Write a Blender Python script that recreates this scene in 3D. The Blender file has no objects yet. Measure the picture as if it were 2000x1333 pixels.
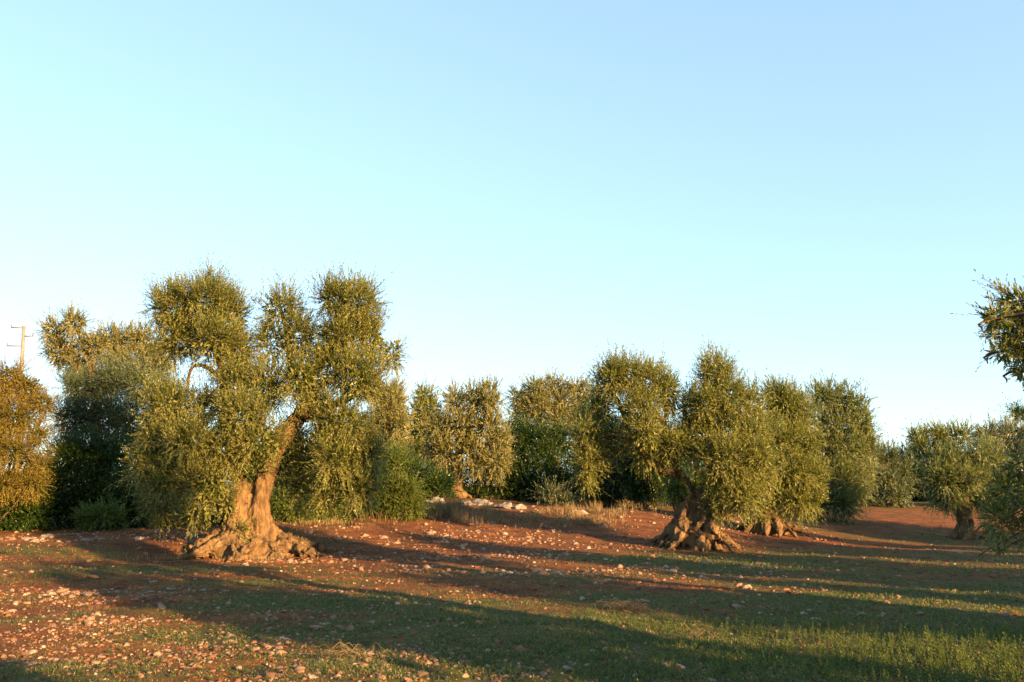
import bpy, math, random
import numpy as np
from mathutils import Vector

random.seed(11)
rng = np.random.default_rng(11)
sc = bpy.context.scene
col = sc.collection

# ------------------------------------------------------------------ camera, sky, sun, exposure
CAM_Z = 1.6
F_MM = 28.0
FPX = 2000 * F_MM / 36.0
HORIZON = 948.0
PITCH = math.atan((HORIZON - 666.5) / FPX)
cam_d = bpy.data.cameras.new('camera')
cam_d.lens = F_MM
cam_d.sensor_width = 36.0
cam_d.clip_start = 0.1
cam_d.clip_end = 9000
cam = bpy.data.objects.new('camera', cam_d)
cam.location = (0, 0, CAM_Z)
cam.rotation_euler = (math.pi / 2 + PITCH, 0, 0)
col.objects.link(cam)
sc.camera = cam

SUN_AZ = np.array([0.70, -0.71]); SUN_AZ /= np.linalg.norm(SUN_AZ)   # horizontal direction towards the sun
SUN_EL = math.radians(13.5)
world = bpy.data.worlds.new("World")
sc.world = world
world.use_nodes = True
wn, wl = world.node_tree.nodes, world.node_tree.links
wn.clear()
w_out = wn.new('ShaderNodeOutputWorld')
w_bg = wn.new('ShaderNodeBackground')
w_sky = wn.new('ShaderNodeTexSky')
w_sky.sky_type = 'NISHITA'
w_sky.sun_disc = False
w_sky.sun_elevation = SUN_EL
w_sky.sun_rotation = math.atan2(SUN_AZ[0], SUN_AZ[1])
w_sky.altitude = 50
w_sky.air_density = 1.0
w_sky.dust_density = 0.6
w_sky.ozone_density = 1.6
w_mul = wn.new('ShaderNodeMix'); w_mul.data_type = 'RGBA'; w_mul.blend_type = 'MULTIPLY'
w_mul.inputs[0].default_value = 1.0
w_mul.inputs[7].default_value = (1.36, 1.64, 1.80, 1)
w_bg.inputs[1].default_value = 0.08
w_gam = wn.new('ShaderNodeGamma'); w_gam.inputs[1].default_value = 0.52   # the film's soft shoulder on the bright sky
wl.new(w_sky.outputs[0], w_gam.inputs[0])
wl.new(w_gam.outputs[0], w_mul.inputs[6])
wl.new(w_mul.outputs[2], w_bg.inputs[0])
wl.new(w_bg.outputs[0], w_out.inputs[0])

sun_d = bpy.data.lights.new('sun', 'SUN')
sun_d.energy = 5.0
sun_d.angle = math.radians(0.5)
sun_d.color = (1.0, 0.59, 0.23)
sun = bpy.data.objects.new('sun', sun_d)
sdir = Vector((SUN_AZ[0] * math.cos(SUN_EL), SUN_AZ[1] * math.cos(SUN_EL), math.sin(SUN_EL)))
sun.rotation_euler = sdir.to_track_quat('Z', 'Y').to_euler()
sun.location = (20, -25, 12)
col.objects.link(sun)

sc.view_settings.view_transform = 'Standard'
sc.view_settings.look = 'None'
sc.view_settings.exposure = 2.25
sc.view_settings.gamma = 1.0
sc.view_settings.use_curve_mapping = False
sc.render.engine = 'CYCLES'
sc.cycles.max_bounces = 6
sc.cycles.diffuse_bounces = 3
sc.cycles.glossy_bounces = 2
sc.cycles.transmission_bounces = 3
sc.cycles.transparent_max_bounces = 4
sc.cycles.use_denoising = True

# ------------------------------------------------------------------ numbers
def _hash(i, j, k, s):
    n = (i * 374761393 + j * 668265263 + k * 1440670441 + s * 961748927) & 0xffffffff
    n = ((n ^ (n >> 13)) * 1274126177) & 0xffffffff
    n = n ^ (n >> 16)
    return (n & 0xffffff) / float(0xffffff)

def vnoise(p, seed=0):
    p = np.asarray(p, dtype=float)
    f = np.floor(p)
    i = f.astype(np.int64)
    t = p - f
    t = t * t * (3 - 2 * t)
    x, y, z = i[:, 0], i[:, 1], i[:, 2]
    tx, ty, tz = t[:, 0], t[:, 1], t[:, 2]
    r = 0
    for dx in (0, 1):
        wx = tx if dx else 1 - tx
        for dy in (0, 1):
            wy = ty if dy else 1 - ty
            for dz in (0, 1):
                wz = tz if dz else 1 - tz
                r = r + wx * wy * wz * _hash(x + dx, y + dy, z + dz, seed)
    return r

def fbm(p, seed=0, octv=4):
    a, s, r = 1.0, 0.0, 0
    p = np.asarray(p, dtype=float)
    for o in range(octv):
        r = r + a * vnoise(p * (2.0 ** o), seed + o * 17)
        s += a
        a *= 0.5
    return r / s

def n2(x, y, sx, sy=None, seed=0, octv=3):
    sy = sx if sy is None else sy
    return fbm(np.stack([np.ravel(x) * sx, np.ravel(y) * sy, np.zeros(np.size(x)) + 3.3], 1), seed, octv)

def at(px, py, d):
    """the point seen at pixel (px, py) of the 2000 px wide photograph, at depth d metres"""
    u = (px - 1000.0) / FPX
    v = (666.5 - py) / FPX
    y = math.cos(PITCH) - v * math.sin(PITCH)
    z = math.sin(PITCH) + v * math.cos(PITCH)
    k = d / y
    return np.array([u * k, d, CAM_Z + z * k])

# ------------------------------------------------------------------ the lie of the land
CP = [(0, 1333, 6.5), (1000, 1333, 6.5), (2000, 1333, 6.6), (0, 1210, 9.6), (1000, 1210, 9.6), (2000, 1230, 9.2),
      (0, 1100, 15.8), (500, 1120, 14.6), (150, 1052, 20.5), (330, 1048, 21), (150, 1034, 24), (480, 1085, 19.5),
      (700, 1014, 27), (1000, 1080, 19.3), (1000, 1035, 26.5), (893, 972, 38), (1100, 990, 36), (800, 1000, 30),
      (1345, 1070, 23), (1495, 1042, 29), (1250, 1000, 31), (1575, 1003, 37), (1740, 985, 48), (1700, 1090, 20.5),
      (1885, 1052, 30), (1500, 1120, 15.8), (2000, 1100, 19)]
cps = [at(*c) for c in CP]
for a_ in range(0, 360, 30):
    for r_, z_ in ((75, 1.0), (130, 1.0)):
        cps.append(np.array([r_ * math.sin(math.radians(a_)), r_ * math.cos(math.radians(a_)), z_ if math.cos(math.radians(a_)) > 0 else 0.2]))
cps += [np.array([x, y, 0.0]) for x, y in ((0, 0), (-8, 2), (8, 2), (0, -10), (14, -6), (-14, -6), (0, -25), (25, -15), (18, 8), (-20, 8))]
cps = np.array(cps)

def _tps(r2):
    return 0.5 * r2 * np.log(r2 + 1e-9)
_n = len(cps)
_A = np.zeros((_n + 3, _n + 3))
_d2 = ((cps[:, None, :2] - cps[None, :, :2]) ** 2).sum(-1)
_A[:_n, :_n] = _tps(_d2) + np.eye(_n) * 2.0
_A[:_n, _n] = 1; _A[:_n, _n + 1:] = cps[:, :2]
_A[_n:, :_n] = _A[:_n, _n:].T
_w = np.linalg.solve(_A, np.concatenate([cps[:, 2], np.zeros(3)]))

def land(x, y):
    x = np.ravel(np.asarray(x, float)); y = np.ravel(np.asarray(y, float))
    z = _w[_n] + _w[_n + 1] * x + _w[_n + 2] * y
    for i in range(_n):
        z = z + _w[i] * _tps((x - cps[i, 0]) ** 2 + (y - cps[i, 1]) ** 2)
    r = np.hypot(x, y)
    t = np.clip((r - 75) / 50, 0, 1); t = t * t * (3 - 2 * t)
    z = z * (1 - t) + 0.9 * t
    rough = (n2(x, y, 0.45, seed=5) - 0.5) * 0.16 + (n2(x, y, 2.3, seed=9) - 0.5) * 0.06 + (n2(x, y, 8, seed=12) - 0.5) * 0.040
    fade = np.clip((90 - r) / 60, 0.0, 1)
    return z + rough * fade

def lz(x, y):
    return float(land([x], [y])[0])

def G(px, py):
    """where the ground is seen at pixel (px, py)"""
    ds = np.linspace(4.5, 60, 900)
    p0 = at(px, py, 1.0); v = p0 - np.array([0, 0, CAM_Z])
    xs, zs = v[0] * ds, CAM_Z + v[2] * ds
    h = land(xs, ds)
    k = np.argmax(zs < h)
    if zs[k] >= h[k]: k = len(ds) - 1
    return np.array([xs[k], ds[k], h[k]])

# ------------------------------------------------------------------ meshes
def mesh_from(name, V, loops, starts, mat, attrs=None, smooth=False):
    m = bpy.data.meshes.new(name)
    V = np.asarray(V, dtype=np.float32)
    loops = np.asarray(loops, dtype=np.int32).ravel(); starts = np.asarray(starts, dtype=np.int32)
    m.vertices.add(len(V)); m.vertices.foreach_set('co', V.ravel())
    m.loops.add(len(loops)); m.loops.foreach_set('vertex_index', loops)
    m.polygons.add(len(starts)); m.polygons.foreach_set('loop_start', starts)
    if smooth: m.polygons.foreach_set('use_smooth', np.ones(len(starts), dtype=bool))
    for k, v in (attrs or {}).items():
        a = m.attributes.new(k, 'FLOAT', 'POINT'); a.data.foreach_set('value', np.asarray(v, dtype=np.float32))
    m.update(calc_edges=True)
    m.materials.append(mat)
    return m

def link(name, mesh, parent=None):
    o = bpy.data.objects.new(name, mesh); col.objects.link(o)
    if parent is not None:
        o.parent = parent
        o.location = -np.array(parent.location) if mesh is not None else (0, 0, 0)
    return o

def tag(o, label=None, cat=None, group=None, kind=None):
    if label: o['label'] = label
    if cat: o['category'] = cat
    if group: o['group'] = group
    if kind: o['kind'] = kind
    return o

def thing(name, loc, label, cat, group=None):
    o = bpy.data.objects.new(name, None); col.objects.link(o)
    o.empty_display_size = 0.3
    o.location = [float(c) for c in loc]
    return tag(o, label, cat, group)

class Bag:
    """collects tubes and lumps, then makes ONE mesh"""
    def __init__(s): s.V, s.F, s.n = [], [], 0
    def add(s, V, F):
        s.V.append(np.asarray(V, float)); s.F += [[i + s.n for i in f] for f in F]; s.n += len(V)
    def tube(s, pts, rad, sides=8, cap=True, wob=0.0):
        pts = np.asarray(pts, float); m = len(pts)
        T = np.gradient(pts, axis=0); T /= np.linalg.norm(T, axis=1)[:, None] + 1e-9
        ref = np.array([0.31, 0.2, 0.93]) if abs(T[0][2]) < 0.9 else np.array([1.0, 0.2, 0.1])
        V = []
        for i in range(m):
            a = np.cross(T[i], ref); a /= np.linalg.norm(a) + 1e-9
            b = np.cross(T[i], a); ref = np.cross(a, T[i]) if False else ref
            for k in range(sides):
                th = 2 * math.pi * k / sides
                r = rad[i] * (1 + wob * (random.random() - 0.5))
                V.append(pts[i] + (a * math.cos(th) + b * math.sin(th)) * r)
        F = []
        for i in range(m - 1):
            for k in range(sides):
                k2 = (k + 1) % sides
                F.append([i * sides + k, i * sides + k2, (i + 1) * sides + k2, (i + 1) * sides + k])
        if cap:
            F.append(list(range(sides))[::-1]); F.append([(m - 1) * sides + k for k in range(sides)])
        s.add(V, F)
    def box(s, c, size, rz=0.0):
        c = np.asarray(c, float); h = np.asarray(size, float) / 2
        ca, sa = math.cos(rz), math.sin(rz)
        V = []
        for sx in (-1, 1):
            for sy in (-1, 1):
                for sz in (-1, 1):
                    x, y, z = sx * h[0], sy * h[1], sz * h[2]
                    V.append(c + np.array([x * ca - y * sa, x * sa + y * ca, z]))
        s.add(V, [[0, 1, 3, 2], [4, 6, 7, 5], [0, 4, 5, 1], [2, 3, 7, 6], [0, 2, 6, 4], [1, 5, 7, 3]])
    def mesh(s, name, mat, smooth=True):
        V = np.concatenate(s.V)
        loops = [i for f in s.F for i in f]
        starts = np.cumsum([0] + [len(f) for f in s.F])[:-1]
        return mesh_from(name, V, loops, starts, mat, smooth=smooth)

def spline(pts, n):
    """Catmull-Rom through rows of (x, y, z, r)"""
    P = np.asarray(pts, float)
    if len(P) == 2:
        t = np.linspace(0, 1, n)[:, None]; return P[0] * (1 - t) + P[1] * t
    Q = np.vstack([2 * P[0] - P[1], P, 2 * P[-1] - P[-2]])
    out = []
    for s in np.linspace(0, len(P) - 1 - 1e-6, n):
        i = int(s); t = s - i
        a, b, c, d = Q[i], Q[i + 1], Q[i + 2], Q[i + 3]
        out.append(0.5 * ((2 * b) + (c - a) * t + (2 * a - 5 * b + 4 * c - d) * t * t + (3 * b - a - 3 * c + d) * t ** 3))
    out = np.array(out); out[:, 3] = np.maximum(out[:, 3], 0.004)
    return out

def unit(v):
    return v / (np.linalg.norm(v, axis=-1, keepdims=True) + 1e-9)

# ------------------------------------------------------------------ materials
def nodes(name):
    m = bpy.data.materials.new(name); m.use_nodes = True
    nt = m.node_tree; nt.nodes.clear()
    return m, nt.nodes, nt.links

def ramp(N, stops, interp='LINEAR'):
    r = N.new('ShaderNodeValToRGB'); r.color_ramp.interpolation = interp
    e = r.color_ramp.elements
    e[0].position, e[0].color = stops[0][0], (*stops[0][1], 1)
    e[1].position, e[1].color = stops[-1][0], (*stops[-1][1], 1)
    for p, c in stops[1:-1]:
        x = e.new(p); x.color = (*c, 1)
    return r

def noise_tex(N, L, vec, scale, detail=5, rough=0.55):
    t = N.new('ShaderNodeTexNoise'); t.inputs['Scale'].default_value = scale
    t.inputs['Detail'].default_value = detail; t.inputs['Roughness'].default_value = rough
    if vec is not None: L.new(vec, t.inputs['Vector'])
    return t

def mixc(N, L, fac, a, b, mode='MIX'):
    x = N.new('ShaderNodeMix'); x.data_type = 'RGBA'; x.blend_type = mode
    for s, v in ((x.inputs[0], fac), (x.inputs[6], a), (x.inputs[7], b)):
        if isinstance(v, (int, float)): s.default_value = v
        elif isinstance(v, tuple): s.default_value = (*v, 1)
        else: L.new(v, s)
    return x.outputs[2]

def leaf_mat(name, stops, under=None, trans=0.3, gloss=0.3, rough=0.45, tcol=(0.30, 0.34, 0.06)):
    m, N, L = nodes(name)
    out = N.new('ShaderNodeOutputMaterial')
    at_ = N.new('ShaderNodeAttribute'); at_.attribute_name = 'tint'
    r = ramp(N, stops); L.new(at_.outputs['Fac'], r.inputs[0])
    c = r.outputs[0]
    if under:
        g = N.new('ShaderNodeNewGeometry')
        c = mixc(N, L, g.outputs['Backfacing'], c, under)
    b = N.new('ShaderNodeBsdfPrincipled'); L.new(c, b.inputs['Base Color'])
    b.inputs['Roughness'].default_value = rough
    b.inputs['Specular IOR Level'].default_value = gloss
    t = N.new('ShaderNodeBsdfTranslucent'); L.new(mixc(N, L, 0.5, c, tcol), t.inputs['Color'])
    s = N.new('ShaderNodeMixShader'); s.inputs[0].default_value = trans
    L.new(b.outputs[0], s.inputs[1]); L.new(t.outputs[0], s.inputs[2]); L.new(s.outputs[0], out.inputs[0])
    return m

M = {}
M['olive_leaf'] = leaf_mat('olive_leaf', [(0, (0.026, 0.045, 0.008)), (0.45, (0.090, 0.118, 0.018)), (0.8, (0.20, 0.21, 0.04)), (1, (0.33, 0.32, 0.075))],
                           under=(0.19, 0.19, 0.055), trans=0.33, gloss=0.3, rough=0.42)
M['olive_leaf_grey'] = leaf_mat('olive_leaf_grey', [(0, (0.04, 0.058, 0.028)), (0.5, (0.085, 0.105, 0.055)), (1, (0.14, 0.155, 0.085))],
                                under=(0.17, 0.19, 0.12), trans=0.2, gloss=0.35, rough=0.45)
M['olive_leaf_shaded'] = leaf_mat('olive_leaf_shaded', [(0, (0.018, 0.032, 0.010)), (0.5, (0.045, 0.065, 0.022)), (1, (0.085, 0.105, 0.045))],
                               under=(0.10, 0.125, 0.07), trans=0.2, gloss=0.3, rough=0.45)  # darker copy of the olive leaf, with shade put into its colour
M['olive_leaf_green'] = leaf_mat('olive_leaf_green', [(0, (0.022, 0.042, 0.008)), (0.5, (0.075, 0.105, 0.020)), (1, (0.20, 0.22, 0.06))],
                                 under=(0.17, 0.19, 0.085), trans=0.33, gloss=0.3, rough=0.45)
M['olive_leaf_golden'] = leaf_mat('olive_leaf_golden', [(0, (0.06, 0.07, 0.014)), (0.5, (0.15, 0.145, 0.034)), (1, (0.27, 0.24, 0.07))],
                                  under=(0.21, 0.20, 0.09), trans=0.3, gloss=0.35, rough=0.5)
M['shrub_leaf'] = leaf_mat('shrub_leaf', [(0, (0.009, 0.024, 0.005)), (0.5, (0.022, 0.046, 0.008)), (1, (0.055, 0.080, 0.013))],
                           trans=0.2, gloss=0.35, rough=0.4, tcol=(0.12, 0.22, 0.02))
M['bright_leaf'] = leaf_mat('bright_leaf', [(0, (0.035, 0.06, 0.010)), (0.5, (0.075, 0.105, 0.018)), (1, (0.14, 0.16, 0.03))],
                            trans=0.3, gloss=0.3, rough=0.5, tcol=(0.2, 0.28, 0.03))
M['rust_leaf'] = leaf_mat('rust_leaf', [(0, (0.05, 0.052, 0.010)), (0.4, (0.135, 0.122, 0.018)), (0.75, (0.24, 0.185, 0.026)), (1, (0.38, 0.20, 0.025))],
                          trans=0.35, gloss=0.2, rough=0.6, tcol=(0.32, 0.20, 0.03))
M['grass_blade'] = leaf_mat('grass_blade', [(0, (0.035, 0.060, 0.022)), (0.4, (0.070, 0.095, 0.030)), (0.7, (0.15, 0.14, 0.05)), (1, (0.32, 0.23, 0.11))],
                            trans=0.3, gloss=0.25, rough=0.5, tcol=(0.2, 0.3, 0.05))
M['weed_leaf'] = leaf_mat('weed_leaf', [(0, (0.045, 0.075, 0.018)), (0.5, (0.095, 0.125, 0.025)), (1, (0.20, 0.20, 0.05))], trans=0.3, gloss=0.25, rough=0.5, tcol=(0.25, 0.35, 0.05))
M['straw'] = leaf_mat('straw', [(0, (0.09, 0.06, 0.03)), (0.5, (0.19, 0.135, 0.065)), (1, (0.32, 0.24, 0.13))],
                      trans=0.25, gloss=0.2, rough=0.6, tcol=(0.5, 0.35, 0.15))

def bark_mat(name, dark, mid, light, vs=1.0):
    m, N, L = nodes(name)
    out = N.new('ShaderNodeOutputMaterial'); b = N.new('ShaderNodeBsdfPrincipled')
    g = N.new('ShaderNodeNewGeometry')
    mp = N.new('ShaderNodeMapping'); mp.inputs['Scale'].default_value = (1, 1, 0.3)
    L.new(g.outputs['Position'], mp.inputs[0])
    a = noise_tex(N, L, mp.outputs[0], 9 * vs, 8, 0.65)
    c = noise_tex(N, L, g.outputs['Position'], 2.2 * vs, 4, 0.6)
    r = ramp(N, [(0.28, dark), (0.5, mid), (0.72, light)]); L.new(a.outputs[0], r.inputs[0])
    r2 = ramp(N, [(0.35, (0.6, 0.58, 0.58)), (0.65, (1.15, 1.05, 0.95))]); L.new(c.outputs[0], r2.inputs[0])
    L.new(mixc(N, L, 1.0, r.outputs[0], r2.outputs[0], 'MULTIPLY'), b.inputs['Base Color'])
    b.inputs['Roughness'].default_value = 0.9; b.inputs['Specular IOR Level'].default_value = 0.2
    bp = N.new('ShaderNodeBump'); bp.inputs['Strength'].default_value = 1.0; bp.inputs['Distance'].default_value = 0.10
    L.new(a.outputs[0], bp.inputs['Height']); L.new(bp.outputs[0], b.inputs['Normal'])
    L.new(b.outputs[0], out.inputs[0])
    return m
M['bark'] = bark_mat('bark', (0.045, 0.032, 0.017), (0.150, 0.100, 0.052), (0.245, 0.175, 0.095))
M['bark_dark'] = bark_mat('bark_dark', (0.045, 0.032, 0.022), (0.10, 0.072, 0.05), (0.17, 0.13, 0.09))
M['dead_wood'] = bark_mat('dead_wood', (0.2, 0.18, 0.16), (0.34, 0.31, 0.28), (0.45, 0.42, 0.38))

def stone_mat(name, use_attr):
    m, N, L = nodes(name)
    out = N.new('ShaderNodeOutputMaterial'); b = N.new('ShaderNodeBsdfPrincipled')
    if use_attr:
        t = N.new('ShaderNodeAttribute'); t.attribute_name = 'tint'; f = t.outputs['Fac']
    else:
        t = N.new('ShaderNodeObjectInfo'); f = t.outputs['Random']
    g = N.new('ShaderNodeNewGeometry')
    r = ramp(N, [(0, (0.13, 0.062, 0.032)), (0.4, (0.19, 0.115, 0.07)), (0.75, (0.25, 0.18, 0.125)), (1, (0.33, 0.28, 0.23))]); L.new(f, r.inputs[0])
    a = noise_tex(N, L, g.outputs['Position'], 14, 6, 0.65)
    ra = ramp(N, [(0.40, (0, 0, 0)), (0.66, (1, 1, 1))]); L.new(a.outputs[0], ra.inputs[0])
    c = mixc(N, L, ra.outputs[0], r.outputs[0], (0.17, 0.075, 0.036))
    k = noise_tex(N, L, g.outputs['Position'], 60, 4, 0.6)
    rk = ramp(N, [(0.3, (0.75, 0.75, 0.75)), (0.7, (1.15, 1.15, 1.15))]); L.new(k.outputs[0], rk.inputs[0])
    L.new(mixc(N, L, 1.0, c, rk.outputs[0], 'MULTIPLY'), b.inputs['Base Color'])
    b.inputs['Roughness'].default_value = 0.85; b.inputs['Specular IOR Level'].default_value = 0.25
    bp = N.new('ShaderNodeBump'); bp.inputs['Strength'].default_value = 0.7; bp.inputs['Distance'].default_value = 0.012
    L.new(a.outputs[0], bp.inputs['Height']); L.new(bp.outputs[0], b.inputs['Normal'])
    L.new(b.outputs[0], out.inputs[0])
    return m
M['stone'] = stone_mat('stone', False)
M['gravel'] = stone_mat('gravel', True)

def rock_mat():
    m, N, L = nodes('limestone')
    out = N.new('ShaderNodeOutputMaterial'); b = N.new('ShaderNodeBsdfPrincipled')
    g = N.new('ShaderNodeNewGeometry')
    a = noise_tex(N, L, g.outputs['Position'], 3.5, 8, 0.7)
    r = ramp(N, [(0.30, (0.06, 0.05, 0.04)), (0.45, (0.14, 0.125, 0.105)), (0.6, (0.25, 0.23, 0.205)), (0.75, (0.22, 0.12, 0.07))]); L.new(a.outputs[0], r.inputs[0])
    L.new(r.outputs[0], b.inputs['Base Color']); b.inputs['Roughness'].default_value = 0.9
    bp = N.new('ShaderNodeBump'); bp.inputs['Strength'].default_value = 0.9; bp.inputs['Distance'].default_value = 0.05
    L.new(a.outputs[0], bp.inputs['Height']); L.new(bp.outputs[0], b.inputs['Normal'])
    L.new(b.outputs[0], out.inputs[0]); return m
M['limestone'] = rock_mat()

def plain(name, c, rough=0.8):
    m, N, L = nodes(name)
    out = N.new('ShaderNodeOutputMaterial'); b = N.new('ShaderNodeBsdfPrincipled')
    g = N.new('ShaderNodeNewGeometry'); a = noise_tex(N, L, g.outputs['Position'], 3, 4)
    r = ramp(N, [(0.3, tuple(0.8 * v for v in c)), (0.7, tuple(1.15 * v for v in c))]); L.new(a.outputs[0], r.inputs[0])
    L.new(r.outputs[0], b.inputs['Base Color']); b.inputs['Roughness'].default_value = rough
    L.new(b.outputs[0], out.inputs[0]); return m
M['pole'] = plain('pole', (0.17, 0.155, 0.14))
M['cable'] = plain('cable', (0.3, 0.3, 0.3))
M['insulator'] = plain('insulator', (0.16, 0.12, 0.10), 0.3)

def ground_mat():
    m, N, L = nodes('terra_rossa')
    out = N.new('ShaderNodeOutputMaterial'); b = N.new('ShaderNodeBsdfPrincipled')
    g = N.new('ShaderNodeNewGeometry'); P = g.outputs['Position']
    at_ = N.new('ShaderNodeAttribute'); at_.attribute_name = 'grass'
    a = noise_tex(N, L, P, 1.6, 8, 0.72)
    soil = ramp(N, [(0.28, (0.055, 0.025, 0.013)), (0.42, (0.105, 0.044, 0.020)), (0.55, (0.175, 0.066, 0.024)), (0.72, (0.27, 0.115, 0.045))]); L.new(a.outputs[0], soil.inputs[0])
    f = noise_tex(N, L, P, 26, 6, 0.7)
    rf = ramp(N, [(0.35, (0.55, 0.55, 0.55)), (0.65, (1.3, 1.3, 1.3))]); L.new(f.outputs[0], rf.inputs[0])
    s2 = mixc(N, L, 1.0, soil.outputs[0], rf.outputs[0], 'MULTIPLY')
    # dry litter and grit between the stones
    v = N.new('ShaderNodeTexVoronoi'); v.inputs['Scale'].default_value = 24; L.new(P, v.inputs['Vector'])
    v.inputs['Randomness'].default_value = 1.0
    rv = ramp(N, [(0.10, (1, 1, 1)), (0.22, (0, 0, 0))]); L.new(v.outputs['Distance'], rv.inputs[0])
    q = noise_tex(N, L, P, 3.1, 4, 0.6)
    rq = ramp(N, [(0.46, (0, 0, 0)), (0.60, (0.9, 0.9, 0.9))]); L.new(q.outputs[0], rq.inputs[0])
    gm = N.new('ShaderNodeMath'); gm.operation = 'MULTIPLY'; L.new(rv.outputs[0], gm.inputs[0]); L.new(rq.outputs[0], gm.inputs[1])
    s3 = mixc(N, L, gm.outputs[0], s2, (0.36, 0.25, 0.17))
    gr = ramp(N, [(0.3, (0.032, 0.048, 0.014)), (0.55, (0.075, 0.088, 0.026)), (0.75, (0.16, 0.12, 0.05))]); L.new(f.outputs[0], gr.inputs[0])
    gr2 = noise_tex(N, L, P, 7, 5, 0.65)
    ad = N.new('ShaderNodeMath'); ad.operation = 'ADD'; L.new(at_.outputs['Fac'], ad.inputs[0]); L.new(gr2.outputs[0], ad.inputs[1])
    rg = ramp(N, [(0.85, (0, 0, 0)), (1.25, (0.85, 0.85, 0.85))]); 
    mm = N.new('ShaderNodeMapRange'); mm.inputs[1].default_value = 0.66; mm.inputs[2].default_value = 1.08; mm.inputs[4].default_value = 0.85
    L.new(ad.outputs[0], mm.inputs[0])
    L.new(mixc(N, L, mm.outputs[0], s3, gr.outputs[0]), b.inputs['Base Color'])
    b.inputs['Roughness'].default_value = 0.95; b.inputs['Specular IOR Level'].default_value = 0.1
    hh = N.new('ShaderNodeMath'); hh.operation = 'ADD'
    L.new(f.outputs[0], hh.inputs[0]); L.new(gm.outputs[0], hh.inputs[1])
    bp = N.new('ShaderNodeBump'); bp.inputs['Strength'].default_value = 0.8; bp.inputs['Distance'].default_value = 0.05
    L.new(hh.outputs[0], bp.inputs['Height']); L.new(bp.outputs[0], b.inputs['Normal'])
    L.new(b.outputs[0], out.inputs[0]); return m
M['ground'] = ground_mat()

# ------------------------------------------------------------------ the ground
# where grass grows: (px, py, half-width m, half-depth m, amount)
GR = [(1700, 1260, 4.5, 2.0, 1.0), (1250, 1290, 2.6, 1.6, 0.9), (1900, 1180, 5.0, 3.5, 0.8), (1500, 1170, 4.0, 1.6, 0.6),
      (1330, 1092, 3.2, 1.1, 1.2), (1500, 1105, 3.5, 1.2, 0.8), (1100, 1215, 3.5, 0.9, 0.9), (700, 1180, 2.6, 1.0, 0.8),
      (600, 1138, 3.0, 0.7, 0.75), (300, 1110, 4.0, 0.9, 0.55), (100, 1080, 4.0, 1.2, 0.55), (450, 1240, 1.6, 0.8, 0.55),
      (250, 1200, 2.0, 0.7, 0.35), (100, 1320, 1.5, 0.8, 0.5), (780, 1290, 1.6, 0.9, 0.7), (1050, 1130, 2.2, 1.3, 0.45),
      (1150, 1060, 2.2, 0.8, 0.6), (1750, 1080, 6, 3, 0.40), (1650, 1035, 6, 3, 0.2), (500, 1310, 1.6, 0.6, 0.4)]
GW = [(G(a, b_)[:2], c, d, e) for a, b_, c, d, e in GR]
BARE = [(G(a, b_)[:2], c, d, e) for a, b_, c, d, e in
        [(490, 1100, 3.2, 1.4, 0.9), (850, 1080, 4.5, 2.0, 0.8), (900, 1045, 5, 3, 0.8), (1150, 1150, 2.5, 0.8, 0.3), (800, 1145, 2.2, 0.7, 0.9),
         (1600, 1065, 3.5, 1.6, 0.9), (1780, 1010, 9, 5, .8), (1200, 1020, 6, 4, .9), (1150, 1065, 4, 1.2, .5), (1450, 1150, 2.5, .5, .6), (1000, 1110, 2.5, .8, .5), (1350, 1060, 2.5, 1.0, 0.7), (60, 1050, 5, 1.5, 0.8), (320, 1170, 0.8, 0.4, 0.8), (200, 1140, 1.5, .5, .5)]]

def grassiness(x, y):
    x = np.ravel(x); y = np.ravel(y)
    g = np.zeros(len(x)) + 0.30 + 0.10 * np.clip(x / 4, -0.6, 1)
    for (c, a, b_, e) in GW:
        g = np.maximum(g, e * np.exp(-(((x - c[0]) / a) ** 2 + ((y - c[1]) / b_) ** 2)) * 1.15)
    for (c, a, b_, e) in BARE:
        g = g * (1 - e * np.exp(-(((x - c[0]) / a) ** 2 + ((y - c[1]) / b_) ** 2)))
    g = g + (n2(x, y, 0.8, 1.3, seed=31, octv=4) - 0.5) * 0.75
    return np.clip(g, 0, 1)

def axis(lo, hi, step, far, grow=1.18):
    a = list(np.arange(lo, hi + step / 2, step))
    s = step; v = a[-1]
    while v < far: s *= grow; v += s; a.append(v)
    s = step; v = a[0]; pre = []
    while v > -far: s *= grow; v -= s; pre.append(v)
    return np.array(pre[::-1] + a)
gx = axis(-11.5, 11.5, 0.075, 4000)
gy = np.concatenate([axis(5.2, 17, 0.06, 4000)])
X, Y = np.meshgrid(gx, gy)
Z = land(X, Y)
nx, ny = len(gx), len(gy)
idx = np.arange(nx * ny).reshape(ny, nx)
quads = np.stack([idx[:-1, :-1], idx[:-1, 1:], idx[1:, 1:], idx[1:, :-1]], -1).reshape(-1, 4)
gm_ = mesh_from('ground', np.stack([X.ravel(), Y.ravel(), Z], 1), quads, np.arange(len(quads)) * 4, M['ground'],
                {'grass': grassiness(X, Y)}, smooth=True)
ground = link('ground', gm_)
ground['kind'] = 'structure'

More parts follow.
